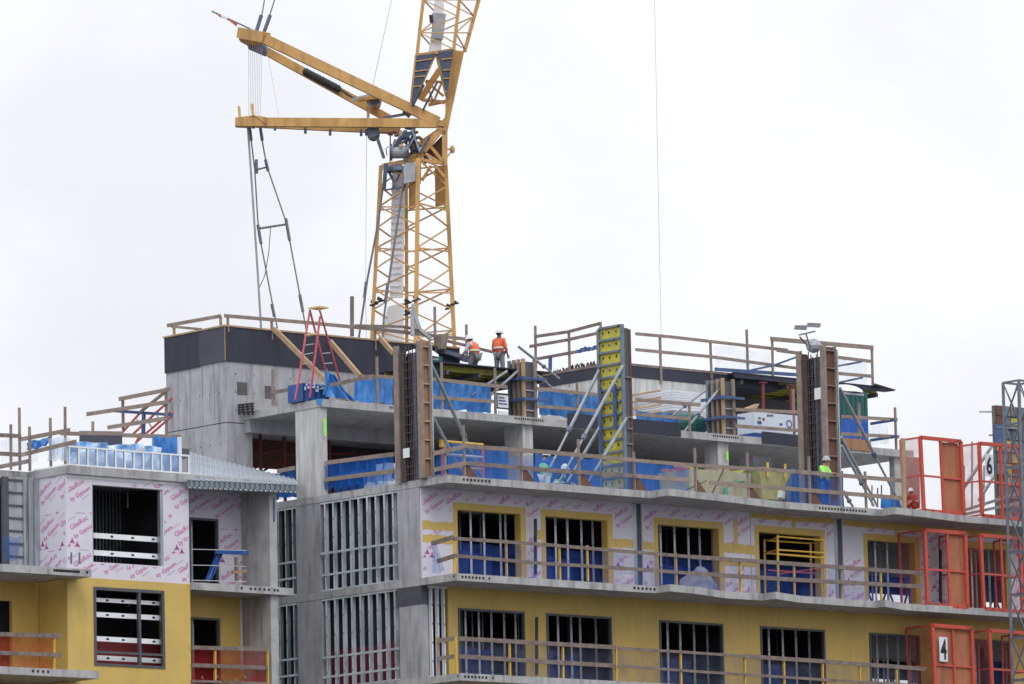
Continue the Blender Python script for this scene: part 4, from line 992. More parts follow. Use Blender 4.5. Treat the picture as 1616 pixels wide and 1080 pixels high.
gate('open orange gate frame on the fifth floor behind the hoist mast', (1547, 845), (1609, 850), (1553, 961), (1614, 966), yg, .52, side=1.3)
gate('orange gate with brown plywood and a white number 4 plate on the fourth floor', (1471, 987), (1533, 992), (1477, 1106), (1538, 1110), yg, .52, (.56, .97), (.03, .5), side=1.3, sign=('4', (1482.5, 1006, 1494, 1044)))
gate('open orange gate frame on the fourth floor behind the hoist mast', (1561, 995), (1622, 1000), (1567, 1112), (1626, 1116), yg, .54, side=1.3)
MB().m('wood_tan').bar(onY(1427, 808, -1.3), onY(1425, 692, -1.3), .1, .14, up=(1, 0, 0)).build('timber_post', None, 'tan timber post left of the gates on the sixth floor', 'post')
MB().m('plywood_pale').extr([onY(1429, 798, -.2), onY(1452, 803, -.2), onY(1451, 722, -.2), onY(1428, 722, -.2)], (0, .02, 0)).build('hoarding_sheet', None, 'pale pink sheet left of the gates on the sixth floor', 'panel')
b = MB().m('tube_steel')
for (a, c_) in (((1520, 806), (1616, 776)), ((1522, 812), (1616, 792)), ((1521, 770), (1568, 700)), ((1545, 790), (1568, 752))): b.bar(onY(*a, -.6), onY(*c_, -.4), .08, .1)
b.build('steel_lengths', None, 'slanting grey steel lengths behind the gates on the sixth floor', 'steel')
for (px, y0_, y1_) in ((1534, 697, 800), (1521.5, 735, 800), (1553, 735, 800)):
    MB().m('tube_steel').tube([onY(px, y1_, .5), onY(px, y0_, .5)], .035, 6).build('steel_pole', None, 'thin grey steel pole standing between the sixth floor gates', 'pole', 'poles between the sixth floor gates')
for px, y0_ in ((1376, 766), (1385, 770), (1391, 766)):
    MB().m('rebar').tube([onY(px, 798, 1.5), onY(px, y0_, 1.5)], .025, 5).build('rebar_rod', None, 'thin upright rebar rod at the right end of the terrace', 'rebar', 'rebar rods at the right end of the terrace')
b = MB().m('tarp_blue').extr([onY(1405, 800, .4), onY(1424, 803, .4), onY(1418, 787, .4), onY(1406, 782, .4)], (0, .5, 0)); b.build('blue_bag', None, 'small bright blue bag at the right end of the terrace', 'bag')
# far side bracing seen through the right openings
for (z0, z1) in ((B5, T5), (B4, T4)):
    t = thing('scaffold_brace', 'dark red cross braced scaffold at the far side of the '+('fifth' if z0 > 20 else 'fourth')+' floor', 'scaffold', (31, 13.2, z0))
    for k in range(13):
        x = 28.5+k*1.15; b = MB().m('scaffold_red').tube([(x, 13.2, z0+.003), (x, 13.2, z1-.003)], .05, 6); b.tube([(x, 13.2, z0+.1), (x+1.15, 13.2, z1-.4)], .04, 6).tube([(x+1.15, 13.25, z0+.1), (x, 13.25, z1-.4)], .04, 6).build('braced_bay', t)
    for z in (z0+1.0, z0+1.9): MB().m('scaffold_red').tube([(28.4, 13.1, z), (43.5, 13.1, z)], .05, 6).build('rail', t)
    MB().m('tarp_deep').grid(lambda u, v: (34+u*9, 11.6+.08*math.sin(u*30), z0+2.0+1.0*v), 30, 3).build('hung_sheet', t)
# red scaffold at level 6 left
t = thing('scaffold_tower', 'dark red scaffold under the seventh floor slab beside the stair core', 'scaffold', (3, 10, Z6))
for px in (411, 449, 520): 
    q = onY(px, 720, 10.4); MB().m('scaffold_red').tube([(q.x, 10.4, Z6+.003), (q.x, 10.4, Z7-.27)], .06, 6).build('standard', t)
for (a, c_) in (((411, 716), (449, 709)), ((411, 746), (449, 724)), ((411, 739), (449, 731)), ((449, 718), (560, 716)), ((520, 740), (575, 716)), ((400, 742), (411, 732))):
    MB().m('scaffold_red').tube([onY(*a, 10.4), onY(*c_, 10.4)], .04, 6).build('brace', t)
for (px, lab) in ((527, 0), (540, 0), (552, 0), (565, 0)):
    q = onX(px, 770, .55); MB().m('tarp_deep').tube([(.75, q.y, Z6+.003), (.75, q.y, Z6+.75)], .16, 12).build('drum', None, 'blue drum standing in a row at the left edge of the terrace', 'drum', 'blue drums in a row on the terrace')
q = onX(588, 760, .7); MB().m('tarp_pale').box((.6, q.y-.35, Z6+.003), (1.2, q.y+.35, Z6+.62)).build('wrapped_block', None, 'pale wrapped block behind the left rail of the terrace', 'pallet')
MB().m('foam_white').box((.9, coly(612, .9, 25.4)-.0, Z6+.003), (1.5, coly(600, .9, 25.4)+.2, Z6+.9)).build('white_cabinet', None, 'white cabinet behind the left terrace rail next to the corner form', 'cabinet')

# ================================================================== hoist mast
hx0, hy0 = 24.36, -3.78
hm = thing('hoist_mast', 'grey steel lattice hoist mast rising at the right edge of the building', 'hoist mast', (hx0, hy0, 0))
s_ = .78; ztop = onY(1604, 600, hy0).z
legs = [(hx0, hy0), (hx0+s_, hy0), (hx0+s_, hy0+s_), (hx0, hy0+s_)]
for (x, y) in legs: MB().m('mast_steel').tube([(x, y, .002), (x, y, ztop)], .055, 8).build('leg', hm)
la = MB().m('mast_steel'); z = ztop; k = 0
while z > 8:
    for i in range(4):
        a = legs[i]; c_ = legs[(i+1) % 4]; la.bar((*a, z), (*c_, z), .05, .07)
        la.bar((*a, z), (*c_, z-1.45), .03, .03); la.bar((*c_, z), (*a, z-1.45), .03, .03)
    z -= 1.5; k += 1
la.build('lattice', hm)
MB().m('black').tube([(hx0+.32, hy0-.08, 6), (hx0+.30, hy0-.08, ztop)], .055, 8).build('power_track', hm)
cj = MB().m('black'); z = ztop-.6
while z > 8: cj.tube([(hx0+.31, hy0-.1, z), (hx0+.31, hy0-.1, z+.16)], .1, 8); z -= 1.5
cj.build('track_clips', hm)
# far right form wall
x0 = colx(1569, .2, 29); zt = onY(1569, 640, .2).z
t = thing('column_form', 'tall weathered yellow and blue column form behind the hoist mast', 'column form', (x0, .2, Z6))
MB().m('form_mix').box((x0, .2, Z6+.003), (x0+1.9, .32, zt)).build('form_panel', t)
b = MB(); z = Z6+.2
while z < zt-.3:
    for k in range(5):
        b.m(random.choice(['form_mix', 'form_mix', 'machine_grey', 'beam_yellow', 'form_steel', 'rust_brown', 'bucket'])); b.box((x0+.05+.37*k, .14, z), (x0+.05+.37*k+.33, .198, z+.36))
    z += .42
b.build('panels', t)
b = MB().m('form_steel'); z = Z6+.15
while z < zt: b.box((x0-.03, .08, z), (x0+1.9, .13, z+.06)); z += .84
b.build('ribs', t)
MB().m('waler_blue').box((x0-.1, .1, onY(1571, 702, .2).z), (x0+.5, .135, onY(1571, 670, .2).z)).build('waler', t)
for (a, c_) in (((1546, 650), (1568, 650)), ((1561, 687), (1568, 687))):
    MB().m('machine_pale').tube([onY(*a, .3), onY(*c_, .3)], .035, 6).build('tie_rod', t)

# ================================================================== LEFT WING
lw = thing('building_wing', 'left wing of the apartment block with a boxed bay, balconies and a steel deck roof', 'building', (-8, 3, 0))
YF, YB, XL, XR = 2.9, 4.4, -12.28, -7.35
LW6, LW5, LW4 = 25.0, 21.62, 18.35
# roof slab
MB().m('concrete').prism([(XL-.05, YF-.15), (-3.0, YF-.15), (-3.0, DEEP), (-20, DEEP), (-20, YF+1.95), (XL-.05, YF+1.95)][::1], LW6-.26, LW6).build('roof_slab', lw)
MB().m('concrete').prism([(-20, YF-.8), (-11.9, YF-.8), (-11.9, YF-.01), (-12.4, YF-.01), (-12.4, DEEP), (-20, DEEP)], LW5-.24, LW5).build('floor_slab', lw)
MB().m('concrete').prism([(XR+.01, 2.75), (-3.2, 2.75), (-3.2, DEEP), (XR+.01, DEEP)], 21.5-.24, 21.5).build('floor_slab', lw)
MB().m('concrete').prism([(-20, 1.7), (-11.95, 1.7), (-11.95, YF-.01), (-12.4, YF-.01), (-12.4, DEEP), (-20, DEEP)], LW4-.24, LW4).build('floor_slab', lw)
MB().m('concrete').prism([(XR+.01, 2.75), (-3.2, 2.75), (-3.2, DEEP), (XR+.01, DEEP)], 18.2-.24, 18.2).build('floor_slab', lw)
b = MB().m('hole')
for (pa, pb, n, y, z) in ((84, 126, 12, YF-.8, 21.52), (134, 141, 1, YF-.8, 21.52), (392, 428, 5, 2.75, 21.4), (379, 384, 1, 2.75, 21.4), (431, 441, 2, 2.75, 21.4), (48, 80, 4, 1.7, 18.25)):
    for i in range(n):
        x = colx(pa+(pb-pa)*(i+.5)/n, y, z); b.box((x-.04, y-.005, z-.04), (x+.04, y-.001, z+.04))
b.build('tie_slots', lw)
zj = onY(220, 917, YF).z   # joint between printed boards and golden render
def bay_hole(px0, px1, pyt, pyb): a = onY(px0, pyt, YF); c_ = onY(px1, pyb, YF); return (a.x, c_.x, c_.z, a.z)
h1 = bay_hole(145.5, 258.5, 765, 894); h2 = bay_hole(147, 260, 926, 1056)
wall(lw, 'sheathing_wall', 'Y', YF, XL, XR, zj, LW6-.262, [h1], .14, 'board', -1, prints=True)
wall(lw, 'rendered_wall', 'Y', YF-.012, XL, XR, 12, zj-.002, [h2], .152, 'membrane', -1)
wall(lw, 'sheathing_wall', 'X', XL-.002, YF+.004, YB, LW5+.002, LW6-.262, [], .002+.13, 'board', -1, prints=True)
MB().m('membrane').box((XL-.014, YF+.0, LW4+.002), (XL-.001, YB, LW5-.242)).build('rendered_wall', lw)
MB().m('membrane').box((XL-.014, YF+.0, 10), (XL-.001, YB, LW4-.242)).build('rendered_wall', lw)
MB().m('board').box((XR-.14, YF+.145, zj), (XR, YB, LW6-.262)).m('membrane').box((XR-.14, YF+.145, 12), (XR, YB, zj-.002)).build('bay_side', lw)
MB().m('steel_white').box((XL, YF-.02, LW6-.36), (XR, YF-.002, LW6-.262)).build('top_flashing', lw)
# window of the lower bay
f = MB().m('frame_dark'); a, c_, z0, z1 = h2
f.box((a, YF-.04, z0), (a+.09, YF+.08, z1)); f.box((c_-.09, YF-.04, z0), (c_, YF+.08, z1)); f.box((a+.091, YF-.038, z1-.1), (c_-.091, YF+.078, z1)); f.box((a+.091, YF-.038, z0), (c_-.091, YF+.078, z0+.08))
xm = colx(220, YF, 20); f.box((xm-.045, YF-.036, z0+.081), (xm+.045, YF+.076, z1-.101)); zz = onY(200, 1031, YF).z; f.box((a+.091, YF-.034, zz-.04), (xm-.046, YF+.07, zz+.03)).box((xm+.046, YF-.034, zz-.04), (c_-.091, YF+.07, zz+.03))
f.build('window_frame', lw)
f = MB().m('frame_dark'); a, c_, z0, z1 = h1
f.box((a, YF+.01, z0), (a+.03, YF+.13, z1)); f.box((a+.031, YF+.01, z1-.03), (c_-.03, YF+.13, z1)).m('galvanised').box((c_-.10, YF+.02, z0), (c_-.001, YF+.13, z1-.031)); f.build('window_frame', lw)
# perforated steel channels across the openings
def hstud(px0, px1, py, hole, n, w_=.17):
    a = onY(px0, py, YF+.3); c_ = onY(px1, py+(px1-px0)*.055, YF+.3); z = (a.z+c_.z)/2
    b = MB().m('steel_white').box((hole[0]-.05, YF+.25, z-w_/2), (hole[1]+.05, YF+.28, z+w_/2)); b.m('hole')
    for k in range(n):
        x = hole[0]+.12+(hole[1]-hole[0]-.35)*k/(n-1); b.box((x-.055, YF+.243, z-.03), (x+.055, YF+.2495, z+.03))
    b.build('steel_channel', lw)
hstud(146, 258, 846, h1, 4); hstud(146, 258, 873, h1, 4)
for py in (947, 970, 1008, 1038): hstud(149, 258, py, h2, 5, .16 if py != 947 else .13)
b = MB().m('galvanised')
for k in range(18): b.box((h1[0]+.9+k*.14, YF+2.9, zj), (h1[0]+.94+k*.14, YF+2.95, LW6-.27))
b.build('inner_studs', lw)
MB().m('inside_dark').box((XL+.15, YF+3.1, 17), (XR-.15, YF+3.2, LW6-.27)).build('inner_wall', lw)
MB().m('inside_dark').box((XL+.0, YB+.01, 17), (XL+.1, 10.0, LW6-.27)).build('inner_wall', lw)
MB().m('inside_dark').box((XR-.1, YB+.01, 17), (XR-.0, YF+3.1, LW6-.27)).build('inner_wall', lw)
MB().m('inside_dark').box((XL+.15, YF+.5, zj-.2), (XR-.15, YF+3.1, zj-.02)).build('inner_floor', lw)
MB().m('screen_red').box((XL+.2, YF+1.2, LW4+.05), (XR-.2, YF+1.23, LW4+1.35)).build('inner_screen', lw, 'dark red screen inside the lower bay window')
# recess right of the bay: back walls with door openings
dz5 = onY(320, 818, YB).z
wall(lw, 'sheathing_wall', 'Y', YB, XR, -3.9, 21.502, LW6-.262, [(-6.6, -4.98, 21.51, dz5)], .14, 'board', -1, prints=True)
dz4 = onY(320, 975, YB).z
wall(lw, 'rendered_wall', 'Y', YB, XR, -4.12, 18.202, 21.258, [(-6.6, -4.95, 18.21, dz4)], .14, 'membrane', -1)
MB().m('board').box((-4.118, YB, 18.9), (-3.8, YB+.14, 21.258)).m('membrane').box((-4.118, YB, 18.202), (-3.8, YB+.14, 18.899)).build('unfinished_strip', lw)
for z0, z1 in ((21.51, dz5), (18.21, dz4)):
    MB().m('frame_dark').box((-5.05, YB-.02, z0), (-4.98, YB+.1, z1)).box((-6.6, YB-.02, z1-.07), (-5.051, YB+.1, z1)).build('door_frame', lw)
    MB().m('galvanised').box((-5.72, YB+.5, z0), (-5.66, YB+.56, z1)).build('stud', lw)
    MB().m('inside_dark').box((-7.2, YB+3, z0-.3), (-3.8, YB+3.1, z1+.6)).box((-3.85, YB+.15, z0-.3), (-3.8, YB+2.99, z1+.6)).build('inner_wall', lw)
for (z0, z1) in ((21.502, LW6-.262), (18.202, 21.258), (8, 17.95)):   # pier at the right end
    MB().m('concrete').box((-4.02, 2.9, z0), (-3.70, 4.398, z1)).build('pier', lw)
# left part: recess with door openings and concrete side wall with ties
wall(lw, 'rendered_wall', 'Y', YB+.02, -20, XL-.015, LW4+.002, LW5-.242, [(-20, colx(20, YB, 19.5), LW4+.01, onY(10, 948, YB).z)], .14, 'membrane', -1)
wall(lw, 'block_wall', 'Y', YB+.02, colx(14, YB, 23), XL-.015, LW5+.002, LW6-.262, [], .14, 'concrete_wall', -1)
b = MB().m('frame_dark')
for k in range(8): z = LW5+.12+k*.41; b.box((colx(15, YB, 23), YB-.02, z), (XL-.6, YB+.018, z+.06))
b.m('galvanised').box((XL-.62, YB-.06, LW5+.01), (XL-.55, YB+.0, LW6-.27)).box((XL-.42, YB-.06, LW5+.01), (XL-.35, YB+.0, LW6-.27)).box((XL-.2, YB-.07, LW5+.01), (XL-.02, YB+.0, LW6-.27)); b.build('batten_frame', lw)
MB().m('frame_dark').box((colx(5, YB, 23), YB-.02, LW5+.003), (colx(14, YB, 23)-.005, YB+.1, LW6-.27)).build('door_jamb', lw)
MB().m('foam_white').box((colx(-8, YB, 23), YB+.3, LW5+.003), (colx(4, YB, 23), YB+.35, LW6-.6)).build('door_leaf', lw)
MB().m('inside_dark').box((-20, YB+2, 17), (XL-.1, YB+2.1, LW6-.27)).build('inner_wall', lw)
MB().m('concrete').box((-20, YB+2.2, 0), (-3.9, DEEP, LW4-.25)).box((-20, YF+.2, 0), (XR-.15, YB+2.2, 12)).build('lower_structure', lw)
MB().m('membrane').box((-20, YB, 0), (XL-.02, YB+.14, LW4-.26)).box((XR+.01, YB, 0), (-4.05, YB+.14, 17.94)).box((XL, YF-.012, 0), (XR, YF+.1, 11.99)).build('lower_wall', lw)
# corrugated deck roof
A0 = onY(297, 764, 2.45); A1 = onY(471, 770, 2.45); B1 = onY(466, 757, 6.5); B0 = onY(297, 714, 8.2)
A0.z = LW6+.02+.0; 
e0 = onY(297, 758, 2.45); e1 = onY(472, 766, 2.45)
cr_ = MB().m('deck_steel'); nR = 22
def corr(u, v):
    p = (e0*(1-u)+e1*u)*(1-v)+(B0*(1-u)+B1*u)*v
    ph = (u*nR) % 1.0; h = .03 if .30 < ph < .80 else 0.0
    return p+Vector((0, 0, h))
us = []
for k in range(nR):
    for o in (0, .25, .32, .78, .85): us.append((k+o)/nR)
us.append(1.0)
n0 = 0; NV = 8
for j in range(NV+1):
    for u in us: cr_.v.append(corr(u, j/NV))
for j in range(NV):
    for i in range(len(us)-1):
        a = j*len(us)+i; cr_.face([a, a+1, a+len(us)+1, a+len(us)])
cr_.m('deck_edge'); 
for k in range(nR):
    u0_, u1_ = (k+.28)/nR, (k+.82)/nR
    p, q = corr(u0_+.001, 0), corr(u1_-.002, 0); p.z = q.z
    cr_.poly([p+Vector((0, -.004, -.30)), q+Vector((0, -.004, -.30)), q+Vector((0, -.004, 0)), p+Vector((0, -.004, 0))])
pe = [e0+Vector((0, .03, -.02)), e1+Vector((0, .03, -.02)), e1+Vector((0, .03, -.2)), e0+Vector((0, .03, -.2))]
cr_.extr(pe, (0, .06, 0))
cr_.m('steel_white')
for k in range(nR): p = corr((k+.1)/nR, 0); cr_.ball(p+Vector((0, -.02, -.24)), .024, 6, 4)
cr_.build('deck_roof', lw)
# stud parapet on the bay roof
sp = thing('stud_parapet', 'low parapet of pale steel studs on the roof of the left bay', 'parapet', (XL, YF, LW6))
zp0, zp1 = LW6+.01, onY(115, 704, YF-.1).z
MB().m('steel_white').box((XL+.02, YF-.13, zp0), (XR-.02, YF+.02, zp0+.05)).build('track', sp); MB().m('steel_white').box((XL+.02, YF-.13, zp1-.05), (XR-.02, YF+.02, zp1)).build('track', sp)
for i in range(14):
    x = XL+.03+(XR-XL-.12)*i/13; b = MB().m('steel_white').box((x, YF-.125, zp0+.051), (x+.055, YF-.115, zp1-.051)).m('galvanised').box((x+.045, YF-.114, zp0+.051), (x+.055, YF+.015, zp1-.051)); b.build('stud', sp)
for y in (YF+.5, YF+1.2):
    MB().m('steel_white').box((XL+.02, YF+.021, zp0), (XL+.07, YF+1.8, zp0+.05)).build('track', sp) if y < YF+1 else None
def crumple(label, cat, px0, px1, pyb, pyt, y, m_, wav=.15, nm='tarpaulin', tilt=0):
    return sheet(nm, label, cat, 'Y', y, [(px0, pyb), (px1, pyb+(px1-px0)*.06), (px1, pyt+(px1-px0)*tilt), (px0, pyt)], m_, wav, 46, 10, fq=16)
crumple('pale blue plastic sheet behind the stud parapet', 'tarpaulin', 108, 255, 737, 697, YF+.7, 'tarp_pale', .18, tilt=.05)
crumple('strong blue plastic sheet at the right end behind the stud parapet', 'tarpaulin', 240, 286, 744, 690, YF+.9, 'tarp_blue', .08, tilt=.03)
crumple('milky plastic sheet crumpled among the parapet studs', 'tarpaulin', 112, 285, 738, 712, YF+.3, 'poly_sheet', .12, tilt=.05)
MB().m('white_plastic').bar(onY(284, 745, YF+.5), onY(283, 690, YF+.5), .1, .1).build('corner_post', None, 'white upright post at the right end of the blue sheet on the left roof', 'post')
t = thing('cladding_pack', 'long slate blue panel with a wooden cap on the left roof', 'panel', onY(160, 700, 5.0))
P = [onY(*q, 5.0) for q in ((128, 702), (193, 704), (193, 688), (128, 687))]
MB().m('form_slate').extr(P, (0, .1, 0)).build('panel', t); P = [onY(*q, 5.0) for q in ((128, 686.7), (194, 687.7), (194, 681), (128, 680))]; MB().m('wood').extr(P, (0, .14, 0)).build('cap', t)
guard('guard_rail', 'long low timber board on the left wing roof behind the parapet', 'Y', 5.4, [(147.5, 665, 700)], [((95, 684), (286, 690)), ], bm='wood', ht=.13)
# left rail of the wing roof
guard('guard_rail', 'weathered timber rail on the far left of the wing roof', 'Y', YF+1.7, [(18, 669.5), (32, 643.5), (48, 673.5), (81, 659.5), (103.5, 642)],
      [((0, 687), (33, 688.5)), ((0, 716), (33, 718)), ], z0=LW6, bm='wood_grey', pm='wood', ht=.13)
guard('guard_rail', 'weathered timber boards rising to the right on the left wing roof', 'X', XL-.1, [], [((34, 693.5), (110, 679)), ((34, 718), (120, 697)), ((0, 737), (45, 728), 'wood_grey')], z0=LW6, bm='wood', ht=.13)
sheet('debris_net', 'faint clear net on the far left of the wing roof', 'net', 'Y', YF+1.9, [(0, 736), (60, 730), (60, 690), (0, 694)], 'net_pale')
sheet('debris_net', 'knotted blue net hanging on the left wing roof rail', 'net', 'Y', YF+1.8, [(42, 712), (75, 705), (82, 690), (46, 698)], 'tarp_blue', wav=.1)
sheet('debris_net', 'pale blue net between the rail and the stud parapet', 'net', 'Y', YF+1.6, [(78, 728), (108, 726), (108, 690), (78, 692)], 'poly_sheet', wav=.1)
# rail with leaning red ladder behind
guard('guard_rail', 'tilted timber rail sticking out left of the stair core', 'X', -6.0, [(192, 626, 680), (260, 612, 690)],
      [((188, 630), (266, 615)), ((137, 654), (265, 634.5)), ((170, 675), (265, 660))], bm='wood', pm='wood_grey', ht=.13)
MB().m('wood').bar(onX(268, 613, -5.8), onX(222, 650, -5.8), .05, .1).build('timber_prop', None, 'slanting timber board left of the stair core', 'board')
MB().m('waler_blue').bar(onX(170, 648, -5.7), onX(272, 655, -5.7), .06, .1).build('blue_board', None, 'thin blue board crossing the tilted rail left of the stair core', 'board')
MB().m('waler_blue').bar(onX(226, 685, -5.7), onX(227, 652, -5.7), .08, .12).build('blue_post', None, 'blue post under the tilted rail left of the stair core', 'post')
t = thing('leaning_ladder', 'red fibreglass ladders leaning in a heap left of the stair core', 'ladder', onX(200, 695, -5.4))
for (a, c_) in (((272, 628), (207, 688)), ((270, 650), (215, 698)), ((222, 651), (190, 686)), ((222, 684), (214, 700)), ((272, 656), (238, 686))):
    MB().m('gate_red').bar(onX(*a, -5.4), onX(*c_, -5.4), .045, .065).build('side_rail', t)
for (a, c_) in (((245, 650), (252, 664)), ((232, 662), (240, 676)), ((216, 662), (224, 674))): MB().m('machine_pale').bar(onX(*a, -5.4), onX(*c_, -5.4), .04, .04).build('rung', t)
MB().m('frame_dark').box((-6.2, coly(250, -6, 26), LW6+.9), (-5.6, coly(275, -6, 26)-.3, LW6+1.2)).build('dark_load', None, 'dark bundle at the foot of the tilted rail left of the stair core', 'bundle')
# balcony rails with orange and red nets
guard('guard_rail', 'grey board balcony rail with one yellow post before the orange net', 'Y', 1.85, [(86, 1000, 1060, 'post_yellow')], [((0, 1001), (96, 1004)), ((0, 1030.5), (96, 1034))], z0=LW4, bm='wood_grey', ht=.13)
sheet('debris_net', 'orange net on the lower left balcony', 'net', 'Y', 2.0, [(0, 1055), (88, 1058), (88, 1005), (0, 1002)], 'net_orange', wav=.03)
guard('guard_rail', 'grey board balcony rail with two yellow posts before the red net', 'Y', 2.85, [(340, 1021, 1079, 'post_yellow'), (423.5, 1024, 1083, 'post_yellow')], [((302, 1022), (422, 1025.5)), ((302, 1050), (422, 1054)), ((302, 1075), (422, 1079), .08)], z0=18.2, bm='wood_grey', ht=.13)
sheet('debris_net', 'dark red net on the balcony left of the lower pier', 'net', 'Y', 3.0, [(302, 1078), (422, 1082), (422, 1026), (302, 1023)], 'net_red', wav=.03)
guard('cable_rail', 'thin cable rail across the upper right balcony with a blue rag', 'Y', 2.9, [], [((302, 867), (388, 869), .02, 'thin_rope'), ((302, 892), (388, 894), .02, 'thin_rope'), ((302, 916), (388, 918), .02, 'thin_rope')], z0=21.5)
sheet('tarpaulin', 'twisted dark blue sheet tied across the upper right balcony', 'tarpaulin', 'Y', 3.2, [(322, 917), (333, 917), (353, 871), (341, 871)], 'tarp_deep', wav=.04)
MB().m('tarp_deep').bar(onY(340, 871, 3.1), onY(391, 872.5, 3.1), .1, .14).build('rag', None, 'dark blue rag rolled along the cable of the upper right balcony', 'rag')
sheet('debris_net', 'small faint blue net beside the far left door', 'net', 'Y', YB-.2, [(4, 885), (26, 886), (36, 848), (4, 847)], 'net_blue', wav=.03)
for px in (112.5, 125.5):
    MB().m('machine_grey').tube([onY(px, 890, YF-.3), onY(px, 872, YF-.3)], .03, 6).build('dowel', None, 'short steel dowel standing on the slab before the printed bay', 'dowel', 'steel dowels on the balcony slab')
t = thing('timber_stand', 'small timber stand on the upper right balcony with a short cross board', 'timber', onY(374, 918, 3.6))
MB().m('wood').bar(onY(374, 919, 3.6), onY(373, 880, 3.6), .1, .1).build('upright', t); MB().m('wood_tan').bar(onY(367, 904, 3.55), onY(388, 901, 3.55), .06, .1).build('cross_board', t)
MB().m('waler_blue').box((-3.86, 2.88, onY(427, 823, 2.9).z), (-3.80, 2.899, onY(427, 785, 2.9).z)).build('blue_strap', None, 'blue strap on the front of the upper pier', 'strap')
# plant top peeking at bottom
b = MB().m('toilet_green')
q0 = onY(350, 1083, 1.8)
pl = bpy.data.materials.new('leaf'); pl.use_nodes = True; pl.node_tree.nodes['Principled BSDF'].inputs['Base Color'].default_value = (.10, .15, .04, 1); MATS['leaf'] = pl
b = MB().m('leaf')
for k in range(500):
    p = Vector((q0.x+random.gauss(0, .55), 1.6+random.gauss(0, .3), q0.z-.15+abs(random.gauss(0, .14))-abs(random.gauss(0, .7)))); d = Vector((random.uniform(-1, 1), random.uniform(-1, 1), random.uniform(-.5, 1)))*.08; e = Vector((random.uniform(-1, 1), random.uniform(-1, 1), random.uniform(-1, 1)))*.05
    b.poly([p, p+d+e, p+d*2, p+d-e])
tr = thing('tree', 'leafy green tree top just reaching into the bottom of the picture', 'tree', (q0.x, 1.6, 0)); b.build('crown', tr)
MB().m('rust_brown').tube([(q0.x, 1.6, 0), (q0.x+.1, 1.6, 9), (q0.x, 1.6, q0.z-.3)], .16, 8, .03).build('trunk', tr)
# ================================================================== CRANE
base = onC(652, 540); base.z = 0
cr = thing('tower_crane', 'yellow luffing tower crane with lattice mast and boom behind the building', 'crane', (base.x, base.y, 0))
def cp(px, py, d=0.0): return onC(px, py, d)
def part(name, b, par=cr): return b.build(name, par)
# mast: four legs tapering upward, diamond in plan
LT = {'l': ((601, 262, 0), (585.5, 560, 0)), 'f': ((660, 250, -1.25), (655.5, 575, -1.6)), 'r': ((703.5, 262, 0), (718, 560, 0)), 'b': ((641, 262, 1.25), (642, 560, 1.6))}
def legpt(k, t):        # t 0 at top, 1 at bottom (may exceed 1)
    (x0, y0, d0), (x1, y1, d1) = LT[k]; return cp(x0, y0, d0).lerp(cp(x1, y1, d1), t)
rad = {'l': .085, 'f': .10, 'r': .095, 'b': .08}
for k in 'lfrb':
    ft = legpt(k, 1.0); gx = Vector((ft.x, ft.y, 0.0))
    part('mast_leg', MB().m('crane_paint').bar(legpt(k, 0), ft, rad[k]*1.6, rad[k]*1.6, up=(CN.x, CN.y, 0)).bar(ft, gx, rad[k]*1.6, rad[k]*1.6, up=(CN.x, CN.y, 0)))
for fa in (('l', 'f'), ('f', 'r'), ('r', 'b'), ('b', 'l')):
    b = MB().m('crane_paint' if fa[0] in 'lf' else 'crane_light'); n = 9
    for i in range(n+1):
        t = i/n*.98
        if i % 2 == 0: b.bar(legpt(fa[0], t), legpt(fa[1], t+.02), .05, .05)
        if i < n:
            t2 = (i+1)/n*.98
            if i % 2 == 0: b.bar(legpt(fa[0], t), legpt(fa[1], t2), .05, .05)
            else: b.bar(legpt(fa[1], t), legpt(fa[0], t2), .05, .05)
    part('mast_lacing', b)
part('mast_panel', MB().m('crane_paint').extr([cp(645, 262, .3), cp(658, 262, .1), cp(658, 327, .1), cp(645, 334, .3)], CN*.06).extr([cp(686, 262, .6), cp(702, 262, .2), cp(703, 323, .2), cp(687, 327, .6)], CN*.06))
part('ladder_shaft', MB().m('panel_white').extr([cp(619, 268, .5), cp(640, 262, .5), cp(636, 470, .5), cp(615, 470, .5)], CN*.08).extr([cp(612, 484, .6), cp(637, 478, .6), cp(637, 545, .6), cp(600, 545, .6)], CN*.08))
for k in range(20):
    y = 272+10*k; part('ladder_rung', MB().m('panel_white').bar(cp(618-k*.25, y, .45), cp(638-k*.3, y-1, .45), .03, .03))
part('service_box', MB().m('machine_grey').extr([cp(606, 262, -.5), cp(636, 262, -.9), cp(634, 268, -.9), cp(606, 270, -.5)], CN*.6).m('machine_pale').extr([cp(637, 259, -1.3), cp(656, 256, -1.5), cp(655, 286, -1.5), cp(637, 290, -1.3)], CN*.25))
# collar clamps low on the mast
b = MB().m('black')
for (x, y, d) in ((590, 480, 0), (600, 475, -.4), (643, 478, 1.2), (657, 473, -1.5), (717, 479, 0), (709, 486, .3), (643, 495, 1.2)):
    q = cp(x, y, d); b.bar(q-Vector((.15, 0, .06)), q+Vector((.15, 0, .02)), .16, .07); b.bar(q-Vector((0, .1, 0)), q+Vector((0, .14, .12)), .06, .12)
part('clamps', b)
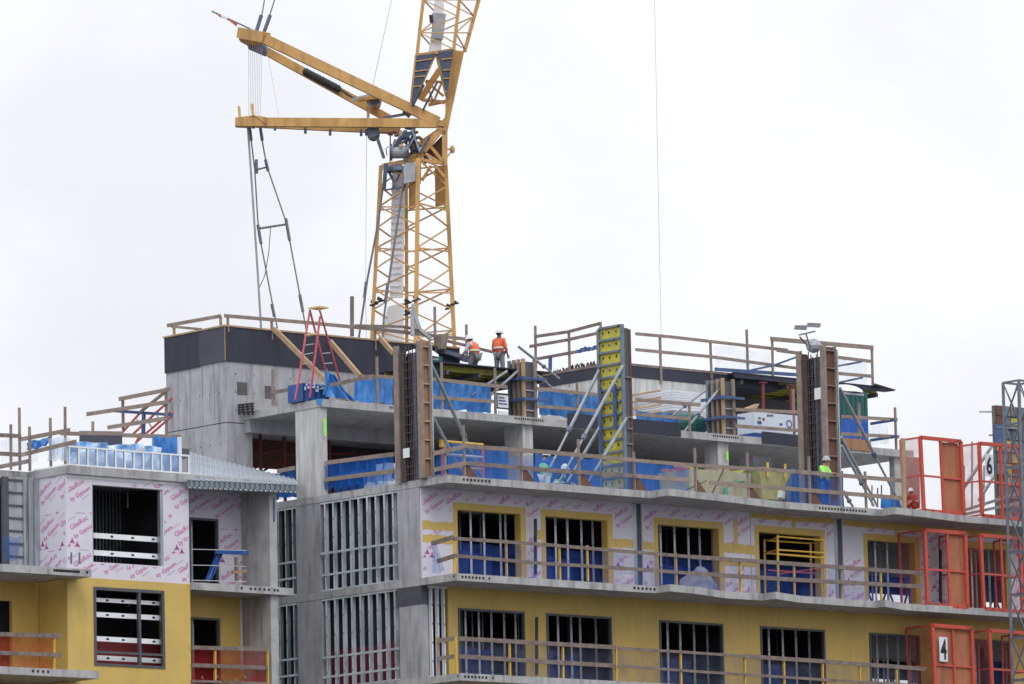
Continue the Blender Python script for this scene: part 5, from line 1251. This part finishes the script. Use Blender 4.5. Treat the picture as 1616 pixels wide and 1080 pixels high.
# slewing head: triangular side frames, dark brown plates
b = MB().m('crane_paint')
for (a, c_, w_) in (((603, 262), (660, 251), .13), ((662, 252), (704, 259), .11), ((661, 248), (694, 206), .24), ((691, 204), (704, 210), .22), ((702, 206), (702, 262), .20), ((668, 241), (698, 259), .09), ((679, 231), (699, 255), .11), ((636, 250), (660, 246), .16), ((661, 246), (660, 290), .2), ((685, 259), (702, 280), .1), ((680, 262), (666, 285), .1)):
    b.bar(cp(*a, -.5), cp(*c_, -.5), .16, w_)
for (a, c_) in (((640, 255), (668, 225)), ((668, 225), (697, 205))): b.bar(cp(*a, .9), cp(*c_, .9), .16, .22)
part('slewing_frame', b)
part('plate', MB().m('rust_brown').extr([cp(700, 212, -.2), cp(700, 258, -.2), cp(672, 240, -.2)], CN*.05).extr([cp(668, 243, .4), cp(680, 252, .4), cp(668, 262, .4)], CN*.05))
b = MB().m('crane_light').bar(cp(704, 235.5, -.2), cp(714, 236.5, -.2), .06, .06).bar(cp(705, 249, -.2), cp(713, 238, -.2), .05, .05).ball(cp(714, 236, -.2), (.1, .1, .16), 8, 5)
part('outrigger', b)
# winches and machinery
def drum(px, py, r, d, m_='machine_pale', ln=.9, ax=None):
    c0 = cp(px, py, d); ax = ax or Vector((0.757, -0.653, 0)); b = MB().m(m_).tube([c0-CN*ln/2, c0+CN*ln/2], r, 16).m('machine_grey').tube([c0-CN*(ln/2+.05), c0-CN*ln/2], r*1.25, 16).tube([c0+CN*ln/2, c0+CN*(ln/2+.05)], r*1.25, 16)
    return part('winch_drum', b)
drum(589, 210, .19, 0); drum(592, 161, .17, .5, 'crane_light')
lat = Vector((0.757, -0.653, 0))
c0 = cp(631, 241, -.5); b = MB().m('machine_pale').tube([c0-lat*.28-CN*.1, c0+lat*.22-CN*.1], .24, 18).m('machine_grey').tube([c0+lat*.221-CN*.1, c0+lat*.30-CN*.1], .33, 18).tube([c0-lat*.34-CN*.1, c0-lat*.281-CN*.1], .32, 18)
b.m('black').tube([c0+lat*.301-CN*.1, c0+lat*.34-CN*.1], .09, 10)
part('winch_drum', b)
b = MB().m('crane_blue')
for (a, c_, w_) in (((621, 236), (640, 207), .13), ((640, 206), (651, 236), .09), ((652, 207), (659, 240), .09), ((648, 209), (637, 226), .1), ((662, 243), (678, 217), .08), ((638, 212), (655, 209), .12), ((641, 250), (637, 300), .12), ((609, 258), (606, 298), .13), ((650, 222), (640, 240), .09), ((630, 222), (645, 214), .1)):
    b.bar(cp(*a, -.7+random.uniform(-.15, .15)), cp(*c_, -.7+random.uniform(-.15, .15)), .1, w_)
b.m('machine_grey')
for (a, c_, w_) in (((645, 232), (652, 212), .08), ((655, 226), (664, 238), .1), ((668, 236), (680, 219), .14), ((606, 264), (634, 262), .14), ((640, 200), (655, 203), .2), ((626, 214), (650, 222), .07), ((612, 268), (628, 300), .06), ((634, 268), (618, 300), .06), ((608, 300), (634, 296), .06)):
    b.bar(cp(*a, -.5+random.uniform(-.2, .2)), cp(*c_, -.5+random.uniform(-.2, .2)), .1, w_)
b.m('tube_steel')
for (a, c_) in (((650, 205), (662, 240)), ((636, 208), (620, 230)), ((656, 214), (640, 240))): b.tube([cp(*a, -.95), cp(*c_, -.95)], .03, 6)
part('machinery', b)
b = MB().m('black')
for k in range(26):
    q = cp(622+random.uniform(0, 46), 206+random.uniform(0, 34), random.uniform(-.9, .2)); d_ = Vector((random.uniform(-.2, .2), random.uniform(-.2, .2), random.uniform(-.15, .2)))
    b.m(random.choice(['black', 'crane_blue', 'crane_light', 'machine_pale', 'crane_paint', 'rust_brown'])); b.bar(q, q+d_, random.uniform(.05, .14), random.uniform(.05, .14))
b.m('crane_paint').bar(cp(646, 232, -.2), cp(662, 230, -.2), .2, .3).bar(cp(648, 247, -.3), cp(660, 240, -.3), .2, .22)
b.m('scaffold_red').bar(cp(612, 211, -.5), cp(620, 212, -.5), .1, .12).bar(cp(616, 213, -.5), cp(615.5, 258, -.5), .05, .05)
b.m('black').tube([cp(655, 236, -.8), cp(645, 247, -.9), (cp(650, 238, -.9)), cp(661, 233, -.8)], .03, 6).tube([cp(611, 246, -.6), cp(609, 235, -.6), cp(613, 231, -.6)], .02, 5)
part('machinery_details', b)
# boom foot and boom
b = MB().m('crane_paint')
ft = [cp(706, 206, -.4), cp(697, 204, -.4), cp(690, 199, -.4), cp(690, 193, -.4), cp(697, 191, -.4), cp(701.5, 186, -.4), cp(703, 178, -.4), cp(702.5, 160, -.4), cp(714, 79, -.6), cp(732, 81, -.6), cp(716, 158, -.4)]
b.extr(ft, CN*.35); 
b.extr([cp(701, 190, -.45), cp(697, 197, -.45), cp(690, 195, -.45), cp(700, 203, -.45)], CN*.4)
part('boom_foot', b)
BC = {'fl': ((666.5, -60, -.9), (668, 0, -.9), (658, 88, -.9), (649.5, 168, -.5)), 'fr': ((734, -60, -1.2), (725, 0, -1.2), (716, 79, -1.2)), 'br': ((770, -60, .9), (755.5, 0, .9), (733, 82, .7)), 'bl': ((706, -60, 1.2), (698, 0, 1.2), (684, 88, 1.0))}
for k, pts in BC.items():
    P = [cp(*p) for p in pts]; b = MB().m('crane_paint')
    for a, c_ in zip(P[:-1], P[1:]): b.bar(a, c_, .125, .125)
    part('boom_chord', b)
def bl(k, y):
    pts = BC[k]
    for a, c_ in zip(pts[:-1], pts[1:]):
        if a[1] <= y <= c_[1]:
            t = (y-a[1])/(c_[1]-a[1]); return cp(a[0]+(c_[0]-a[0])*t, y, a[2]+(c_[2]-a[2])*t)
    a = pts[-1]; return cp(a[0], min(y, a[1]), a[2])
for (k1, k2) in (('fl', 'fr'), ('fr', 'br'), ('fl', 'bl'), ('bl', 'br')):
    b = MB().m('crane_light' if k1 == 'fl' else 'crane_paint'); y = -52
    s_ = 0
    while y < 78:
        b.bar(bl(k1, y), bl(k2, y+26) if s_ % 2 == 0 else bl(k2, y-0), .045, .045) if s_ % 2 == 0 else b.bar(bl(k2, y), bl(k1, y+26), .045, .045)
        if s_ % 2 == 0: b.bar(bl(k1, y), bl(k2, y), .045, .045)
        y += 26; s_ += 1
    part('boom_lacing', b)
part('luffing_strut', MB().m('panel_white').extr([cp(690, -60, 0), cp(704, -60, 0), cp(699, 40, 0), cp(696, 82, 0), cp(676, 82, 0), cp(683, 40, 0)], CN*.1).m('machine_pale').extr([cp(682, 20, -.2), cp(704, 22, -.2), cp(699, 62, -.2), cp(681, 60, -.2)], CN*.15).m('black').bar(cp(680, 24, -.2), cp(681, 36, -.2), .1, .14))
# dark panels and A frame under the boom
b = MB().m('crane_blue').extr([cp(657, 88, -1.25), cp(687, 84, -1.25), cp(667, 128, -1.25), cp(650, 166, -1.25)], CN*.08).extr([cp(691, 82, -1.25), cp(715, 79, -1.25), cp(705, 157, -1.25)], CN*.08)
b.m('crane_paint')
for (a, c_) in (((656, 97), (682, 93)), ((654, 113), (677, 110)), ((653, 122), (672, 120)), ((652, 137), (664, 136)), ((697, 94), (713, 92)), ((699, 111), (711, 110)), ((700, 124), (710, 124)), ((702, 145), (706, 145))): b.bar(cp(*a, -1.29), cp(*c_, -1.29), .03, .04)
part('boom_panels', b)
b = MB().m('crane_paint')
for (a, c_, w_, d) in (((657, 88), (716, 79), .16, -.8), ((685, 86), (652, 160), .22, -.6), ((689, 84), (705, 152), .18, -.6), ((694, 110), (663, 158), .3, .2), ((672, 128), (700, 130), .1, -.3), ((668, 158), (702, 162), .16, -.3), ((672, 128), (685, 165), .1, -.3), ((698, 128), (684, 162), .1, -.3), ((700, 152), (680, 135), .1, -.3), ((676, 166), (704, 160), .14, .2)):
    b.bar(cp(*a, d), cp(*c_, d), .12, w_*.75)
part('boom_a_frame', b)
part('boom_stay', MB().m('crane_blue').tube([cp(690, 130, -.9), cp(667, 175, -.9)], .04, 8).tube([cp(669, 134, -.9), cp(652, 166, -.9)], .045, 8).tube([cp(667, 136, -.8), cp(650, 168, -.8)], .03, 8))
# upper strut: two beams meeting at the tip
b = MB().m('crane_paint').bar(cp(418, 62, -1.0), cp(692, 193, -.6), .22, .37, up=(0, 0, 1)).bar(cp(380, 52, .1), cp(420, 60, -1.0), .35, .40)
part('upper_strut', b)
b = MB().m('crane_paint').bar(cp(382, 60, .7), cp(614, 188, .9), .22, .30)
b.extr([cp(377, 48, -.1), cp(410, 51, -.9), cp(418, 57, -1), cp(416, 67, -1), cp(398, 72, 0), cp(377, 62, .4)], CN*.3)
part('upper_strut_far', b)
b = MB().m('machine_grey')
for k in range(9): q = cp(394+3*k, 68+1.3*k, .2); b.ball(q, (.1, .1, .28), 7, 5)
part('sheaves', b)
b = MB().m('black')
for k in range(11):
    q = cp(483+5.0*k, 114+2.6*k, .55); b.ball(q, (.14, .14, .16), 8, 5)
b.tube([cp(535, 140, .55), cp(548, 149, .5), cp(558, 155, .4), cp(568, 154, .3), cp(584, 150, .2)], .05, 6)
part('hose_bundle', b)
part('hydraulic_ram', MB().m('machine_pale').bar(cp(556, 158, 0), cp(586, 151, 0), .12, .14).bar(cp(580, 165, .2), cp(600, 156, .2), .2, .3).m('crane_paint').bar(cp(566, 158, -.1), cp(600, 153, -.1), .2, .12))
part('strut_post', MB().m('crane_light').bar(cp(581, 168, .5), cp(581, 186, .5), .06, .1))
# lower strut: two nearly level beams
b = MB().m('crane_paint').bar(cp(374, 193, -.9), cp(690, 195, -.6), .22, .33).extr([cp(371, 186, -.5), cp(400, 182, -1.0), cp(420, 185, -1), cp(420, 196, -1), cp(392, 199, -.8), cp(371, 198, -.5)], CN*.5).bar(cp(676, 193, -.6), cp(700, 196, -.5), .22, .22)
part('lower_strut', b)
b = MB().m('crane_paint').bar(cp(400, 196, .9), cp(632, 207, .9), .2, .25).m('crane_light').bar(cp(575, 205, .3), cp(632, 206, .3), .3, .2)
part('lower_strut_far', b)
b = MB().m('crane_light').bar(cp(377, 168, -.4), cp(378.5, 186, -.4), .05, .1).bar(cp(397.5, 164, -.3), cp(399.5, 184, -.3), .05, .1); part('strut_peg', b)
for (x, y) in ((392, 199), (400, 200), (411, 200), (434, 203), (482, 208), (521, 211), (570, 212), (578, 211)): part('strut_fitting', MB().m('machine_grey').bar(cp(x, y-7, -.2), cp(x, y+3, -.2), .12, .1))
part('strut_link', MB().m('machine_grey').bar(cp(594, 214, -.3), cp(606, 250, -.3), .09, .12).bar(cp(602, 187, -.4), cp(642, 180, -.4), .1, .09).bar(cp(640, 182, -.4), cp(645, 176, -.4), .3, .3))
# flag on a pole at the strut tip
part('flag_pole', MB().m('machine_grey').bar(cp(334, 18, 0), cp(413, 54, 0), .05, .05))
fl = MB().m('gate_orange').extr([cp(341, 19.5, -.05), cp(375, 37.5, -.05), cp(373, 42, -.05), cp(362, 33, -.05), cp(345, 26, -.05)], CN*.03).m('white_plastic').extr([cp(348, 22.5, -.1), cp(359, 28, -.1), cp(358, 32, -.1), cp(349, 27, -.1)], CN*.02)
part('flag', fl)
# ropes and pendants
def rope(pts, r, m_='rope', nm='pendant'): part(nm, MB().m(m_).tube([cp(*p) for p in pts], r*.8, 6))
for pts in (((404.5, 50, -.6), (414, 20, -.6), (424, -40, -.6)), ((415.5, 54, -.3), (427, 20, -.3), (446, -40, -.3))): rope(pts, .03)
rope(((404.5, 50, -.6), (412.5, 24, -.6)), .09, 'machine_grey'); rope(((415.5, 54, -.3), (426.5, 24, -.3)), .09, 'machine_grey')
for k in range(8): rope(((392+3.1*k, 70+k, 0), (392.5+2.6*k, 186, 0)), .010, 'thin_rope', 'hoist_fall')
rope(((420, 72, -.5), (440, 184, -.5)), .008, 'thin_rope', 'thin_line')
rope(((391, 200, -.3), (398, 300, -.3), (406, 420, -.3), (412, 518, -.3)), .05, 'tube_steel')
rope(((394, 202, 0), (402, 268, 0), (407, 350, 0), (411, 380, 0), (430, 480, 0), (438, 520, 0)), .035)
rope(((410, 202, 0), (421, 262, 0), (452, 352, 0), (474, 470, 0), (484, 525, 0)), .035)
for a, c_ in (((394, 202), (396.5, 222)), ((411, 203), (414, 222)), ((404.5, 252), (405, 274)), ((419, 252), (423, 270)), ((407, 355), (412, 385)), ((451, 345), (457, 380)), ((429, 480), (433, 500)), ((473, 465), (478, 492)), ((578, 445), (575, 470)), ((612, 448), (608, 478))):
    rope(((a[0], a[1], -.02), (c_[0], c_[1], -.02)), .075, 'machine_grey', 'socket')
rope(((405, 268, 0), (421, 264, 0)), .045, 'rope', 'spreader_bar'); rope(((408, 361, 0), (453, 354, 0)), .055, 'rope', 'spreader_bar')
rope(((427, 360, 0), (424, 400, 0), (418, 435, 0), (408, 457, 0)), .022, 'rope', 'slack_rope')
rope(((578.5, 215, .4), (577, 460, .4), (578, 535, .4)), .012, 'thin_rope', 'thin_line'); rope(((621, -40, .3), (618, 0, .3), (588, 136, .3)), .016, 'thin_rope', 'thin_line')
rope(((641, 262, -.8), (617, 420, -1), (606, 500, -1), (603, 540, -1)), .05, 'rope'); rope(((608, 268, -.3), (597, 350, -.3), (580, 440, -.3), (566, 535, -.3)), .05, 'rope')
rope(((1031, -60, -2), (1033, 0, -2), (1038, 260, -2), (1044, 560, -2)), .013, 'thin_rope', 'hoist_line')
rope(((652, 480, -3), (653, 520, -3)), .08, 'machine_pale', 'bracket')
# grey guide chute between the band rail and the form
MB().m('machine_pale').tube([onY(651, 530, CYY-.4), onY(651, 490, CYY-.4)], .08, 8).bar(onY(652, 487, CYY-.4), onY(662, 520, CYY-.5), .12, .12).bar(onY(662, 520, CYY-.5), onY(680, 535, CYY-.6), .12, .12).build('pipe_chute', None, 'curved grey pipe chute rising before the crane mast', 'pipe')
MB().m('wood').hexa([onY(697, 556, 8.9)+Vector(o) for o in ((-.1, -.1, .1), (.12, -.1, .1), (.12, .1, .1), (-.1, .1, .1), (-.14, -.16, .62), (.2, -.16, .62), (.2, .16, .62), (-.14, .16, .62))]).build('wooden_box', None, 'brown tapered wooden box behind the corner column form', 'box')
MB().m('machine_grey').extr([onY(702, 552, 9.0), onY(745, 563, 9.0), onY(745, 571, 9.0), onY(702, 558, 9.0)], (0, .3, 0)).build('grey_beam', None, 'slate blue beam sloping down right behind the toilet roof', 'beam')

# ================================================================== PEOPLE
def skinned(name, verts, edges, rads, m_, parent, root=0, sub=2, loc=None):
    me = bpy.data.meshes.new(name); me.from_pydata(verts, edges, []); me.update()
    o = bpy.data.objects.new(name, me); C.objects.link(o); me.materials.append(MATS[m_])
    md = o.modifiers.new('skin', 'SKIN'); md.use_smooth_shade = True
    lay = me.skin_vertices[0].data
    for i, r in enumerate(rads):
        lay[i].radius = (r, r) if not isinstance(r, tuple) else r; lay[i].use_root = (i == root)
    s2 = o.modifiers.new('sub', 'SUBSURF'); s2.levels = sub; s2.render_levels = sub
    if parent: o.parent = parent
    return o
def person(loc, face, label, J=None, top='lime', legs='cloth_blue', vest=None, hat='white_plastic', skin='skin', arms='shirt'):
    """loc feet; face = heading angle in plan; J overrides joints in local metres (x right, y forward, z up)"""
    j = dict(pel=(0, 0, .95), spi=(0, .01, 1.15), che=(0, .0, 1.36), nek=(0, 0, 1.50), hed=(0, .03, 1.66),
             sL=(-.19, 0, 1.42), sR=(.19, 0, 1.42), eL=(-.25, .02, 1.14), eR=(.25, .02, 1.14), wL=(-.24, .16, .92), wR=(.24, .16, .92),
             hL=(-.10, 0, .90), hR=(.10, 0, .90), kL=(-.12, .03, .50), kR=(.12, .03, .50), aL=(-.13, 0, .09), aR=(.13, 0, .09))
    if J: j.update(J)
    t = bpy.data.objects.new('person_root', None)
    V = {k: Vector(v) for k, v in j.items()}
    vs = []; rs = []; es = []
    def add(p, r, par=None):
        vs.append(tuple(p)); rs.append(r)
        if par is not None: es.append((par, len(vs)-1))
        return len(vs)-1
    p0 = add(V['pel'], .135); s0 = add(V['spi'], .12, p0); c0 = add(V['che'], .135, s0); n0 = add(V['nek'], .06, c0)
    h1_ = add(V['nek'].lerp(V['hed'], .5), .062, n0); h2_ = add(V['hed'], .088, h1_); hd = V['hed']-V['nek']; hd.normalize(); h3 = add(V['hed']+hd*.10, .072, h2_)
    hf = Vector((0, 1, 0)); nose = add(V['hed']+Vector((0, .105, -.005)), .018, h2_); add(V['hed']+Vector((0, .09, -.07)), .03, h1_)
    for s_ in (-1, 1): add(V['hed']+Vector((s_*.095, -.0, 0)), .018, h2_)
    for s_ in 'LR':
        sh = add(V['s'+s_], .07, c0); el = add(V['e'+s_], .048, sh); wr = add(V['w'+s_], .03, el)
        d = (V['w'+s_]-V['e'+s_]).normalized(); side = d.cross(Vector((0, 0, 1)));  side = side.normalized() if side.length > .1 else Vector((1, 0, 0))
        pm_ = add(V['w'+s_]+d*.07, .034, wr)
        for q in range(4):
            o_ = side*(.027*(q-1.5)); f1 = add(V['w'+s_]+d*.10+o_, .010, pm_); f2 = add(V['w'+s_]+d*(.13+.01*(1.5-abs(q-1.5)))+o_*1.1+Vector((0, 0, -.012)), .009, f1); add(V['w'+s_]+d*(.15+.012*(1.5-abs(q-1.5)))+o_*1.1+Vector((0, 0, -.035)), .008, f2)
        th = add(V['w'+s_]+d*.05+side*.045, .011, pm_); add(V['w'+s_]+d*.085+side*.062, .009, th)
        hp = add(V['h'+s_], .10, p0); kn = add(V['k'+s_], .068, hp); an = add(V['a'+s_], .045, kn); add(V['a'+s_]+Vector((0, .15, -.04)), .042, an)
    body = skinned('person', vs, es, rs, skin, None, 0)
    body.name = 'person'; body.location = loc; body.rotation_euler = (0, 0, face-math.pi/2)
    WL[body] = Vector(loc); tag(body, label, 'person')
    def cl(name, chain, m_):    # chain: list of chains of (joint, radius)
        v2 = []; e2 = []; r2 = []; idx = {}
        for ch in chain:
            prev = None
            for (k, r) in ch:
                if k not in idx: idx[k] = len(v2); v2.append(tuple(V[k] if k in V else VX[k])); r2.append(r)
                if prev is not None and prev != idx[k]: e2.append((prev, idx[k]))
                prev = idx[k]
        return skinned(name, v2, e2, r2, m_, body, 0)
    VX = {'wL2': V['eL'].lerp(V['wL'], .9), 'wR2': V['eR'].lerp(V['wR'], .9), 'neb': V['che'].lerp(V['nek'], .55), 'pel2': V['pel']+Vector((0, 0, -.06)),
          'uL': V['sL'].lerp(V['eL'], .4), 'uR': V['sR'].lerp(V['eR'], .4)}
    cl('shirt', [[('pel2', .155), ('spi', .15), ('che', .165), ('neb', .1)], [('che', .165), ('sL', .088), ('eL', .066), ('wL2', .05)], [('che', .165), ('sR', .088), ('eR', .066), ('wR2', .05)]], top)
    cl('trousers', [[('pel', .160), ('hL', .118), ('kL', .088), ('aL', .072)], [('pel', .160), ('hR', .118), ('kR', .088), ('aR', .072)]], legs)
    if vest:
        cl('vest', [[('pel2', .172), ('spi', .170), ('che', .185), ('neb', .118)], [('che', .185), ('sL', .098)], [('che', .185), ('sR', .098)]], vest)
        b = MB().m('tape_silver'); WL[body] = Vector((0, 0, 0))
        for f_ in (.35,):
            q = V['pel'].lerp(V['che'], f_+.1); b.tube([q-Vector((0, 0, .03)), q+Vector((0, 0, .03))], .205, 16)
        b.build('reflective_band', body)
    WL[body] = Vector((0, 0, 0))
    b = MB().m(hat); top_ = V['hed']+hd*.045
    b.ball(top_-Vector((0, 0, .03)), (.13, .15, .18), 16, 9, zlo=0.0); b.tube([top_+Vector((0, .03, -.04)), top_+Vector((0, .03, -.028))], .148, 18)
    if hat: b.build('hard_hat', body, smooth=True)
    b = MB().m('hair'); b.ball(V['hed']+Vector((0, -.03, -.01)), (.096, .085, .085), 12, 8); b.build('hair', body, smooth=True)
    b = MB().m('ink')
    for s_ in (-1, 1): b.ball(V['hed']+Vector((s_*.035, .088, .01)), .013, 6, 4)
    b.m('cloth_red').ball(V['hed']+Vector((0, .093, -.05)), (.028, .01, .008), 8, 4); b.build('face_features', body)
    for s_ in 'LR': MB().m('boot').ball(V['a'+s_]+Vector((0, .05, -.02)), (.06, .15, .075), 12, 8, zlo=-.8).build('boot', body, smooth=True)
    return body
TOCAM = math.atan2(-.757, -.653)
def at_head(px, py, z, dy=0): q = onZ(px, py, z); return q
def place(px, pyhead, zfeet, htop): q = onZ(px, pyhead, zfeet+htop); return (q.x, q.y, zfeet)
DZ = 30.003
p = onY(748, 533, 8.2)
person((p.x, p.y, DZ), TOCAM-2.3, 'person in orange vest and white hard hat looking down on the yellow deck', dict(hed=(0, .2, 1.38), nek=(0, .12, 1.26), che=(0, .05, 1.15), sL=(-.2, .07, 1.19), sR=(.2, .07, 1.19), spi=(0, -.02, .97), pel=(0, -.06, .80), hL=(-.1, -.05, .76), hR=(.1, -.05, .76), kL=(-.12, .12, .42), kR=(.12, .12, .42), eL=(-.27, .14, .94), eR=(.27, .14, .94), wL=(-.2, .36, .85), wR=(.2, .36, .85)), top='shirt_pale', legs='cloth_grey', vest='vest_orange')
p = onY(787, 524, 8.2)
person((p.x, p.y, DZ), TOCAM+2.6, 'person in orange vest standing behind a timber post on the yellow deck', None, top='vest_orange', legs='cloth_grey', vest='vest_orange', hat='white_plastic', skin='skin_dark')
p = onY(1300, 722, -.82); SC_ = (p.z-Z6)/1.80; p = (p.x, p.y, Z6+.003)
person((p[0], p[1], p[2]), TOCAM+1.0, 'person in lime long sleeved shirt leaning on the terrace rail at the right column form', dict(eL=(-.27, .12, 1.18), eR=(.27, .14, 1.18), wL=(-.12, .36, 1.16), wR=(.1, .4, 1.18), hed=(0, .08, 1.66), nek=(0, .03, 1.5)), top='lime', legs='cloth_blue', hat='machine_pale').scale = (min(1.1, SC_+.05), min(1.1, SC_+.05), SC_)
p = onY(859, 717, 3.1)
person((p.x, p.y, Z6+.003), TOCAM+2.4, 'person in blue shirt and green vest working on the terrace beside the pale column', dict(hed=(0, .08, 1.64), eL=(-.27, .1, 1.17), eR=(.27, .1, 1.17), wL=(-.15, .33, 1.15), wR=(.15, .33, 1.15)), top='cloth_blue', legs='foam_white', vest='vest_green')
q = onZ(882, 736, Z6+1.25)
person((q.x, q.y, Z6+.003), TOCAM+1.2, 'person in green vest crouching on the terrace left of the yellow column form', dict(pel=(0, -.12, .52), spi=(0, -.02, .70), che=(0, .10, .88), nek=(0, .16, 1.0), hed=(0, .2, 1.13), sL=(-.19, .1, .92), sR=(.19, .1, .92), eL=(-.25, .3, .72), eR=(.25, .3, .72), wL=(-.15, .5, .6), wR=(.15, .5, .6),
       hL=(-.1, -.1, .48), hR=(.1, -.1, .48), kL=(-.16, .3, .48), kR=(.16, .3, .48), aL=(-.14, .05, .09), aR=(.14, .05, .09)), top='cloth_navy', legs='cloth_blue', vest='vest_green')
q = onY(1441, 773, -.75); SR_ = (q.z-Z6)/1.22
person((q.x, q.y, Z6+.003), TOCAM-.6, 'person in red and orange clothes crouching beside the sixth floor gate', dict(pel=(0, -.12, .50), spi=(0, -.02, .68), che=(0, .10, .86), nek=(0, .16, .98), hed=(0, .2, 1.11), sL=(-.19, .1, .90), sR=(.19, .1, .90), eL=(-.25, .3, .70), eR=(.25, .3, .70), wL=(-.15, .5, .58), wR=(.15, .5, .58),
       hL=(-.1, -.1, .46), hR=(.1, -.1, .46), kL=(-.16, .3, .46), kR=(.16, .3, .46), aL=(-.14, .05, .09), aR=(.14, .05, .09)), top='cloth_red', legs='cloth_red', vest='vest_orange').scale = (SR_, SR_, SR_)
